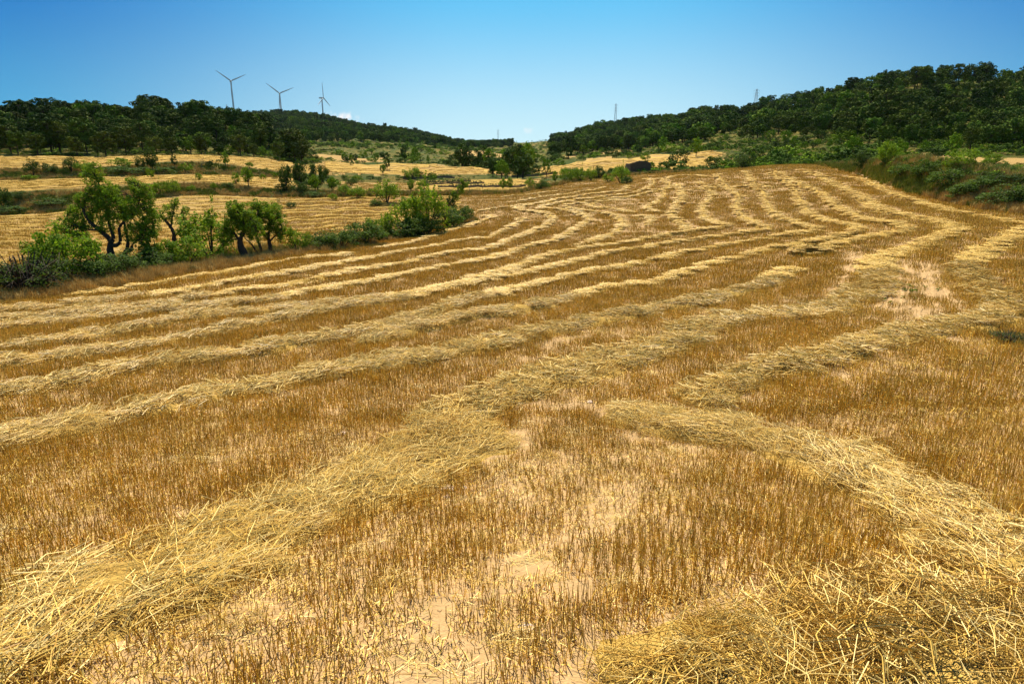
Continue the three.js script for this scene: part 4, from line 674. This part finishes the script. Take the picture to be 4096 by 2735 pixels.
  sc(-.34, -.08, 12.6, 15.4, 52, 8, 2.5, 6, (k, t, s) => `${KW[k]} under the ridge, ${bin(s, [13.4, 'by the pale sloping field'], [14.4, 'halfway to the wood'], [99, 'at the wood edge'])} ${bin(t, [-.26, 'below the rightmost turbine'], [-.17, 'left of the crest tree'], [9, 'towards the valley head'])}`, 'trees under the distant ridge', ['farTree', 'far', 'farDark']);
  sc(-.33, -.12, 8.1, 11, 30, 5, 1.2, 3, (k, t, s) => `${KW[k]} on the slope between valley fields, ${bin(t, [-.26, 'near the tree clump'], [-.19, 'left of the round bushy tree'], [9, 'right of the round bushy tree'])}`, 'shrubs between the valley fields', ['far', 'far', 'farDark']);
  sc(-.09, .085, 11.75, 12.5, 34, 5, 4.5, 7, (k, t, s) => `${k === 'farTree' ? 'dark trunked tree' : 'dark bushy tree'} of the dense valley clump, ${bin(t, [-.05, 'left end'], [0, 'left of its middle'], [.04, 'right of its middle'], [9, 'right end'])}`, 'dense dark tree clump in mid valley', ['farTree', 'farDark']);
  sc(-.03, .06, 9.9, 11.2, 14, 5, 3, 5, (k, t, s) => `${k === 'farTree' ? 'dark trunked tree' : 'dark bushy tree'} of the small clump left of the hut shrub row`, 'small tree clump by the shrub row', ['farTree', 'farDark']);
  sc(-.16, .06, 8.05, 8.95, 22, 2.4, .7, 1.6, (k, t, s) => `low shrub on the grassy far edge of the big field, ${bin(t, [-.08, 'behind the hedge end'], [0, 'left of the small almonds'], [9, 'by the corner row'])}`, 'low shrubs on the field edge', ['far']);
}

// ------------------------------------------------------------------ ground cover: dry grass, green grass, low scrub (nobody could count it)
function tuft(seed, n, h, lean, cols, w = .006) {
  const r = mulberry(seed), b = new Buf();
  for (let i = 0; i < n; i++) { const a = r() * 6.28, q = Math.sqrt(r()) * .16, x = Math.cos(a) * q, z = Math.sin(a) * q, hh = h * (.5 + .7 * r()), d = r() * 6.28, l = lean * hh * r(), ww = w * (.7 + .6 * r()), k = .7 + .6 * r(), c = cols[Math.floor(r() * cols.length)].map(v => v * k), nx = Math.cos(d + 1.57) * ww, nz = Math.sin(d + 1.57) * ww, mx = x + Math.cos(d) * l * .4, mz = z + Math.sin(d) * l * .4;
    b.quad([x - nx, -.03, z - nz], [x + nx, -.03, z + nz], [mx + nx * .8, hh * .6, mz + nz * .8], [mx - nx * .8, hh * .6, mz - nz * .8], c); b.tri([mx - nx * .8, hh * .6, mz - nz * .8], [mx + nx * .8, hh * .6, mz + nz * .8], [x + Math.cos(d) * l, hh, z + Math.sin(d) * l], c); }
  return b.build();
}
{
  const r = mulberry(1301), DRY = [[.42, .27, .075], [.54, .38, .13], [.40, .22, .05], [.34, .25, .085]], GRN = [[.14, .17, .015], [.20, .20, .02], [.10, .14, .015], [.30, .22, .05]];
  const dry = [tuft(1, 44, .5, .6, DRY, .007), tuft(2, 44, .38, .8, DRY, .007)], green = [tuft(3, 60, .4, .5, GRN, .010)], scrubT = [bush(391, { clumps: 12, leaves: 220, size: .13, tone: 'bramble', stems: 0, flat: .6 }).leaf, bush(392, { clumps: 12, leaves: 220, size: .13, tone: 'dark', stems: 0, flat: .6 }).leaf, bush(393, { clumps: 12, leaves: 220, size: .13, tone: 'leafy', stems: 0, flat: .6 }).leaf];
  const ld = [[], []], lg = [[]], ls = [[], [], []];
  const put = (list, x, Z, sc, fl = 1) => list[Math.floor(r() * list.length)].push(matrix(x, H(x, Z) - .02, -Z, r() * 6.28, sc, sc * fl, sc));
  const along = (t0, t1, s0, s1, n, f) => { for (let i = 0; i < n; i++) { const t = lerp(t0, t1, r()), s = lerp(s0, s1, r()), Z = knotZ(t, s); f(t * Z, Z, t, s); } };
  along(-.9, HEDGE_T - .01, 4.955, 5.35, 3000, (x, Z, t, s) => { if (noise2(x / 1.5, Z / 1.5) > -.55) put(ld, x, Z, .7 + .6 * r()); });                  // fringe of the hedge
  along(-.9, HEDGE_T, 5.4, 6.05, 2600, (x, Z) => put(r() < .5 ? lg : ld, x, Z, .7 + .8 * r()));
  along(-.9, -.36, 8.0, 8.85, 5200, (x, Z, t, s) => put(noise2(x / 5, Z / 5) > .15 ? lg : ld, x, Z, .6 + .6 * r()));
  along(-.9, -.34, 10.0, 10.85, 5200, (x, Z) => put(noise2(x / 5, Z / 5) > .2 ? lg : ld, x, Z, .6 + .7 * r()));
  along(-.36, .3, 8.0, 9, 3600, (x, Z) => put(r() < .4 ? lg : ld, x, Z, .9 + r()));
  along(.47, 1.0, 7.85, 8.6, 6500, (x, Z, t, s) => { const g = noise2(x / 3, Z / 3) + (t > .66 ? -.6 : .5) + (s - 8.2); if (s > 8 || r() < .2) put(g > -.25 ? lg : ld, x, Z, .9 + .8 * r()); });
  along(.47, 1.0, 8.4, 10.2, 3600, (x, Z) => put(r() < .6 ? lg : ld, x, Z, 1.1 + r()));
  // low scrub
  const low = (t0, t1, s0, s1, n, a, b) => along(t0, t1, s0, s1, n, (x, Z, t, s) => { if (zoneOf(t, s) < 0 && !(t > .64 && s > 9.4 && s < 11.4) && noise2(x / 11, Z / 11) + .5 * noise2(x / 4, Z / 4) > -.25) put(ls, x, Z, lerp(a, b, r() * r()) * (Z < 125 ? .5 : 1), .6); });
  low(-1, -.34, 8.1, 8.7, 400, .5, 1.4); low(-1, -.33, 10.1, 10.7, 400, .5, 1.5); low(-.4, .2, 8.1, 12, 1100, .5, 1.6); low(.15, 1, 8.5, 14, 7000, 1, 3.4); low(-.4, .2, 12, 15.5, 2800, 1, 3.4); low(-1, -.3, 11.97, 14.6, 5200, 1.2, 3.2); low(.1, 1.05, 13, 17.5, 7000, 1.6, 4); low(-.5, .1, 15, 18, 5000, 3, 7);
  const mass = (name, label, geos, mat, lists, partName) => { const o = new THREE.Group(); o.name = name; o.userData = { kind: 'stuff', label, category: name.replace('_', ' ') }; scene.add(o); lists.forEach((l, i) => copies(partName, geos[i], mat, l, o, k => { const q = .75 + .5 * Math.abs(Math.sin(k * 91.7)); return [q, q, q]; })); };
  mass('dry_grass', 'tall tawny dry grass along the hedge and terrace banks', dry, MAT.grass, ld, 'blades');
  mass('green_grass', 'rough green grass on the banks and under the hedge', green, MAT.grass, lg, 'blades');
  mass('undergrowth', 'low scrub covering the banks and hillsides', scrubT, MAT.pine, ls, 'foliage');
}
console.log('ground cover ready');

// ------------------------------------------------------------------ windrows of the other fields: parts of their fields
function fieldRows(index, count, width, height, t0, t1, s0, s1, wave = 0) {
  for (let i = 0; i < count; i++) {
    const pos = [], uv = [], col = [], idx = []; let k = 0, run = 0; const s = lerp(s0, s1, (i + .5) / count), dt = (t1 - t0) / Math.max(20, Math.ceil(Math.abs(t1 - t0) / .006));
    for (let t = Math.max(t0, -1); t <= Math.min(t1, 1); t += dt) {
      const ss = clamp(s + wave * noise2(t * 16, i * .35) / count, s0 + .01, s1 - .01); if (zoneOf(t, ss) !== index) continue;
      const Z = knotZ(t, ss), x = t * Z, w = width / 2 * (1 + .25 * noise2(x / 3, Z / 3)), Z2 = knotZ(t + dt, clamp(s + wave * noise2((t + dt) * 16, i * .35) / count, s0 + .01, s1 - .01)); let dx = (t + dt) * Z2 - x, dz = -(Z2 - Z); const l = Math.hypot(dx, dz) || 1; dx /= l; dz /= l; run += l;
      for (let q = -2; q <= 2; q++) { const X = x - dz * q / 2 * w, zz = -Z + dx * q / 2 * w; pos.push(X, H(X, -zz) + (Math.abs(q) === 2 ? -.02 : (q ? .7 : 1) * height * (1 + .4 * noise2(X / 1.5, zz / 1.5))) + (Z > 90 ? .05 : .01), zz); uv.push(run / 3.1, q * .3); const n = 1 + .15 * noise2(X / 1.2, zz / 1.2); col.push(n, n, n); }
      if (k) for (let q = 0; q < 4; q++) { const c = k * 5 + q, e = c - 5; idx.push(e, e + 1, c + 1, e, c + 1, c); }
      k++;
    }
    if (k < 3) continue;
    const g = new THREE.BufferGeometry(); g.setAttribute('position', new THREE.Float32BufferAttribute(pos, 3)); g.setAttribute('uv', new THREE.Float32BufferAttribute(uv, 2)); g.setAttribute('color', new THREE.Float32BufferAttribute(col, 3)); g.setIndex(idx); g.computeVertexNormals(); part('windrow', g, MAT.strawFar, FIELDS[index].mesh);
  }
}
fieldRows(1, 15, 1.1, .13, -1, -.365, 6, 8, .3); fieldRows(2, 8, 1.1, .12, -1, -.33, 9, 10, .3); fieldRows(3, 10, 1.3, .12, -1, -.29, 11, 12, .3); fieldRows(4, 12, 1.6, .22, -.29, -.11, 11.15, 12.6, .3); fieldRows(5, 10, 1.6, .2, -.15, .03, 9, 10, .2); fieldRows(6, 17, 1.4, .18, .035, .325, 10.1, 13, .2); fieldRows(7, 7, 1.2, .15, .7, 1, 10.2, 11.3, .2); fieldRows(8, 5, 1.6, .2, -.16, .02, 11.2, 12.3, .2);
fieldRows(0, 12, 1.0, .16, -.365, -.075, 6.05, 8, .8);

// ------------------------------------------------------------------ ruined stone hut
{
  const p = hit(640, 174), u = p.mpp * 20.5, h = p.mpp * 13.5, o = thing('stone_hut', 'ruined dark stone hut with a broken gable top at the field edge', 'hut', [p.x, p.y - .2, p.z]); o.rotation.y = .12;
  const stoneMat = std(lin(.13, .085, .055), .95, { bumpMap: soilBump, bumpScale: .12 });
  const wallShape = (w, tops) => { const s = new THREE.Shape(); s.moveTo(-w / 2, 0); s.lineTo(w / 2, 0); tops.slice().reverse().forEach(([x, y]) => s.lineTo(x * w, y)); s.closePath(); return s; };
  const ext = (s, d) => { const g = new THREE.ExtrudeGeometry(s, { depth: d, bevelEnabled: true, bevelSize: .04, bevelThickness: .04, bevelSegments: 1 }); g.translate(0, 0, -d / 2); return g; };
  const jag = [[-.5, h * .80], [-.42, h * .86], [-.3, h * .90], [-.17, h * .97], [-.06, h * 1.02], [-.02, h * 1.0], [-.005, h * .93], [.01, h * .93], [.03, h * 1.01], [.15, h * .98], [.3, h * .95], [.42, h * .90], [.5, h * .88]];
  const f = part('front_wall', ext(wallShape(u, jag), .5), stoneMat, o); const b = part('back_wall', ext(wallShape(u, jag.map(([x, y]) => [x, y * .84])), .5), stoneMat, o); b.position.z = -4.2;
  for (const s of [-1, 1]) { const w = part('side_wall', ext(wallShape(3.7, [[-.5, h * .83], [-.1, h * .78], [.2, h * .82], [.5, h * .80]]), .5), stoneMat, o); w.rotation.y = Math.PI / 2; w.position.set(s * (u / 2 - .27), 0, -2.1); }
  const ivy = BUSH.far[1].leaf; const iv = part('ivy', ivy, MAT.pine, o); iv.scale.set(1.9, .7, .7); iv.position.set(u * .2, h * .88, 0);
}

// ------------------------------------------------------------------ dark terrace walls in mid valley
for (const [ta, tb, sa, label] of [[-.135, -.065, 9.8, 'short dark terrace wall at the top of the flat valley field'], [-.135, -.045, 9.58, 'middle dark terrace wall in the flat valley field'], [-.115, .02, 9.32, 'long dark terrace wall in the flat valley field'], [-.17, -.09, 10.6, 'hedged wall under the dense valley clump'], [.0, .07, 10.5, 'low wall line beside the small tree clump']]) {
  const line = []; for (let i = 0; i <= 24; i++) { const t = lerp(ta, tb, i / 24), Z = knotZ(t, sa + .03 * noise2(t * 30, sa)); line.push(new THREE.Vector3(t * Z, 0, -Z)); }
  const o = thing('terrace_wall', label, 'wall', [line[0].x, H(line[0].x, -line[0].z), line[0].z], 'dry stone terrace walls in mid valley'), r = mulberry(Math.round(sa * 100)), wall = new Buf(), L = new Buf();
  for (let i = 1; i < line.length; i++) { const a = line[i - 1], b = line[i], hh = .5 + .3 * r(), mx = (a.x + b.x) / 2 - o.position.x, mz = (a.z + b.z) / 2 - o.position.z, y = H((a.x + b.x) / 2, -(a.z + b.z) / 2) - o.position.y; { const dx = b.x - a.x, dz = b.z - a.z, l = Math.hypot(dx, dz), ux = dx / l * (l / 2 + .08), uz = dz / l * (l / 2 + .08), nx = -dz / l * .28, nz = dx / l * .28, c = [[-1, -1], [1, -1], [1, 1], [-1, 1]].map(([p, q]) => [mx + ux * p + nx * q, mz + uz * p + nz * q]), lo = c.map(v => [v[0], y - .3, v[1]]), hi = c.map(v => [v[0], y + hh * .8, v[1]]); wall.quad(hi[0], hi[3], hi[2], hi[1]); for (let k = 0; k < 4; k++) { const m = (k + 1) % 4; wall.quad(lo[k], lo[m], hi[m], hi[k]); } } clumpLeaves(L, [mx, y + hh, mz], .55, 16, .28, .6, r, GREENS.bramble, .6); }
  part('stonework', wall.build(), std(lin(.17, .125, .08), .95), o); part('creeper', L.build(), MAT.pine, o);
}

// ------------------------------------------------------------------ wind turbines on the far ridge
{
  const prof = new THREE.LatheGeometry([[1.9, 0], [1.75, .3], [1.5, .6], [1.2, 1]].map(([r, y]) => new THREE.Vector2(r, y)), 20);
  const bs = new THREE.Shape(); bs.moveTo(-.7, 0); bs.bezierCurveTo(-1.2, 4, -1.4, 7, -1.1, 11); bs.lineTo(-.15, 40); bs.lineTo(.12, 40); bs.bezierCurveTo(.9, 24, 1.3, 10, .8, 0); bs.closePath();
  const blade = new THREE.ExtrudeGeometry(bs, { depth: .35, bevelEnabled: true, bevelSize: .12, bevelThickness: .12, bevelSegments: 2 }); blade.translate(0, 0, -.17);
  for (const [px, hub, foot, Z, yaw, spin, label] of [[230.7, 81, 112, 1500, -.55, .98, 'tallest wind turbine, leftmost of the three on the ridge'], [279.6, 93.3, 112, 1600, -.35, .93, 'middle wind turbine with spread blades on the ridge'], [321.8, 97.7, 121, 1700, -1.35, .05, 'rightmost wind turbine, seen nearly side on']]) {
    const q = ray(px, hub), x = q.t * Z, hubY = EYE + q.e * Z, gy = Math.min(H(x, Z), hubY - 70), o = thing('wind_turbine', label, 'wind turbine', [x, gy, -Z], 'wind turbines on the far ridge');
    const tw = part('tower', prof, MAT.metal, o); tw.scale.set(1.15, hubY - gy - 1, 1.15);
    const head = new THREE.BoxGeometry(3.6, 3.8, 11, 2, 2, 4); { const a = head.attributes.position; for (let i = 0; i < a.count; i++) { const f = .72 + .28 * (1 - Math.abs(a.getZ(i)) / 5.5); a.setX(i, a.getX(i) * f); a.setY(i, a.getY(i) * f); } head.computeVertexNormals(); }
    const dir = new THREE.Vector3(Math.sin(yaw + Math.PI / 2 + .6), 0, Math.cos(yaw + Math.PI / 2 + .6));
    const nac = part('nacelle', head, MAT.metal, o); nac.position.set(0, hubY - gy, 0); nac.rotation.y = -yaw;  nac.translateZ(-2.2);
    const rotor = part('hub', new THREE.SphereGeometry(1.7, 16, 12), MAT.metal, o); rotor.position.set(0, hubY - gy, 0); rotor.rotation.y = -yaw; rotor.translateZ(4.6); rotor.scale.z = 1.3;
    for (let k = 0; k < 3; k++) { const b = part('blade', blade, MAT.metal, rotor); b.rotation.z = spin + k * 2 * Math.PI / 3; b.scale.set(1.15, .9, 1); }
  }
}

// ------------------------------------------------------------------ lattice pylons
function pylon(px, topRow, footRow, label, Zf) {
  const g = hit(px, footRow), Z = Zf ?? (g ? g.Z + 20 : 1500), q = ray(px, topRow), x = q.t * Z, top = EYE + q.e * Z, gy = H(x, Z), hgt = Math.max(20, top - gy), o = thing('lattice_pylon', label, 'pylon', [x, top - hgt, -Z], 'power line pylons on the horizon');
  const half = y => lerp(2.0, .4, Math.min(1, y / hgt)), mast = new Buf(), n = 9, w = .07 + Z / 13000;
  for (const [a, b] of [[1, 1], [1, -1], [-1, 1], [-1, -1]]) mast.tube([[a * half(0), 0, b * half(0)], [a * half(hgt), hgt, b * half(hgt)]], [w, w * .8], 4);
  for (let i = 0; i < n; i++) { const y0 = hgt * i / n, y1 = hgt * (i + 1) / n; for (const s of [-1, 1]) { mast.tube([[-half(y0), y0, s * half(y0)], [half(y1), y1, s * half(y1)]], [w * .5, w * .5], 3); mast.tube([[half(y0), y0, s * half(y0)], [-half(y1), y1, s * half(y1)]], [w * .5, w * .5], 3); mast.tube([[s * half(y0), y0, -half(y0)], [s * half(y1), y1, half(y1)]], [w * .5, w * .5], 3); } }
  part('mast', mast.build(), MAT.steel, o);
  for (const f of [.70, .82, .94]) { const arm = new Buf(), y = hgt * f, L = 2.7; for (const s of [-1, 1]) { arm.tube([[0, y, 0], [s * L, y, 0]], [w * .8, w * .5], 4); arm.tube([[0, y + 1.4, 0], [s * L, y, 0]], [w * .6, w * .4], 4); arm.tube([[s * L, y, 0], [s * L, y - 1.2, 0]], [w * .5, w * .5], 4); } part('crossarm', arm.build(), MAT.steel, o); }
}
pylon(226.5, 104.5, 113, 'faint pylon just left of the tallest wind turbine', 1450); pylon(311.5, 113.4, 120, 'faint pylon left of the rightmost wind turbine', 1650); pylon(498, 129.4, 142, 'small pylon at the head of the valley', 1500); pylon(616, 103.5, 124, 'tall pylon on the low right skyline', 905); pylon(757, 88.8, 107, 'pylon rising behind the trees of the right hill', 620);

// ------------------------------------------------------------------ small straw pile, stones, weeds
{
  const p = hit(811, 253), o = thing('straw_pile', 'small humped straw pile with a dark hollow in the field', 'straw pile', [p.x, p.y, p.z]), r = mulberry(41), lists = [[], [], []], g = new THREE.SphereGeometry(1, 20, 10, 0, 6.2832, 0, Math.PI / 2), a = g.attributes.position;
  for (let i = 0; i < a.count; i++) { const x = a.getX(i), y = a.getY(i), z = a.getZ(i), dent = Math.exp(-((x + .1) ** 2 / .18 + (z - .75) ** 2 / .12)); a.setXYZ(i, x * 1.25, y * .55 * (1 + .2 * noise2(x * 3, z * 3)), z * .8 - dent * .55); }
  g.computeVertexNormals(); g.setAttribute('color', new THREE.Float32BufferAttribute(new Array(a.count * 3).fill(.8), 3)); part('mound', g, MAT.strawFar, o);
  for (let i = 0; i < 110; i++) { const an = r() * 6.28, q = Math.sqrt(r()), x = Math.cos(an) * q * 1.3, z = Math.sin(an) * q * .9; if (z > .3 && Math.abs(x + .1) < .6 && r() < .8) continue; lists[i % 3].push(matrix(x, .5 * Math.sqrt(Math.max(0, 1 - q * q)) - .03, z, r() * 6.28, .6, .5, .6)); }
  lists.forEach((l, i) => copies('loose_straw', CLUMPS[2][i], MAT.straw, l, o));
}
{
  const r = mulberry(43); const rock = k => { const g = new THREE.IcosahedronGeometry(1, 2), a = g.attributes.position; for (let i = 0; i < a.count; i++) { const x = a.getX(i), y = a.getY(i), z = a.getZ(i), n = 1 + .28 * noise3(x * 1.3 + k * 9, y * 1.3, z * 1.3) + .1 * noise3(x * 4, y * 4 + k, z * 4); a.setXYZ(i, x * n, Math.max(-.5, y * n), z * n); } g.computeVertexNormals(); return g; };
  const R = [rock(1), rock(2), rock(3)];
  [[449, 489, 15, 'flat pale limestone slab beside the flattened windrow'], [464, 488, 8, 'small white stone right of the pale slab'], [447, 497, 9, 'pale stone just below the flat slab'], [526, 629, 19, 'pale pinkish stone bedded in the near stubble'], [541, 634, 8, 'pebble sized stone right of the pinkish one'], [342, 434, 9, 'pale stone in the bare patch of mid stubble'], [651, 559, 6, 'small stone among the tall near stubble'], [152, 541, 6, 'white stone at the edge of the flattened windrow'], [590, 402, 7, 'pale stone on the bare strip of mid field']].forEach(([px, py, w, label], i) => { const p = hit(px, py), s = w * p.mpp / 2, o = thing('limestone_rock', label, 'stone', [p.x, p.y + s * .1, p.z], 'pale stones lying in the stubble'); o.rotation.y = i * 2.1; o.scale.set(s, s * .42, s * .75); part('stone', R[i % 3], MAT.stone, o); });
  const sprig = bush(395, { clumps: 9, leaves: 130, size: .2, tone: 'leafy', stems: 5, flat: .5 }), list = [], rr = mulberry(44);
  for (const [px, py, n, sp] of [[680, 568, 1, .08], [606, 588, 1, .08], [908, 286, 14, 1.0], [903, 300, 6, .8], [636, 220, 12, 1.4], [573, 228, 6, .8], [1012, 288, 8, .8]]) { const p = hit(px, py); for (let i = 0; i < n; i++) { const x = p.x + (rr() - .5) * sp * 2, Z = p.Z + (rr() - .5) * sp * 2, s = p.Z < 15 ? .05 : .08 + .1 * rr(); list.push(matrix(x, H(x, Z), -Z, rr() * 6.28, s * 1.4, s, s * 1.4)); } }
  const w = new THREE.Group(); w.name = 'weeds'; w.userData = { kind: 'stuff', label: 'few small green weeds sprouting between the cut stalks', category: 'weeds' }; scene.add(w); copies('sprigs', sprig.leaf, MAT.leaf, list, w);
}

// ------------------------------------------------------------------ thin summer haze
scene.fog = new THREE.FogExp2(0xcfe6f5, .000014);

// ------------------------------------------------------------------ shadows on, draw
scene.traverse(o => { if (o.isMesh) { o.castShadow = true; o.receiveShadow = true; } });
renderer.render(scene, camera);
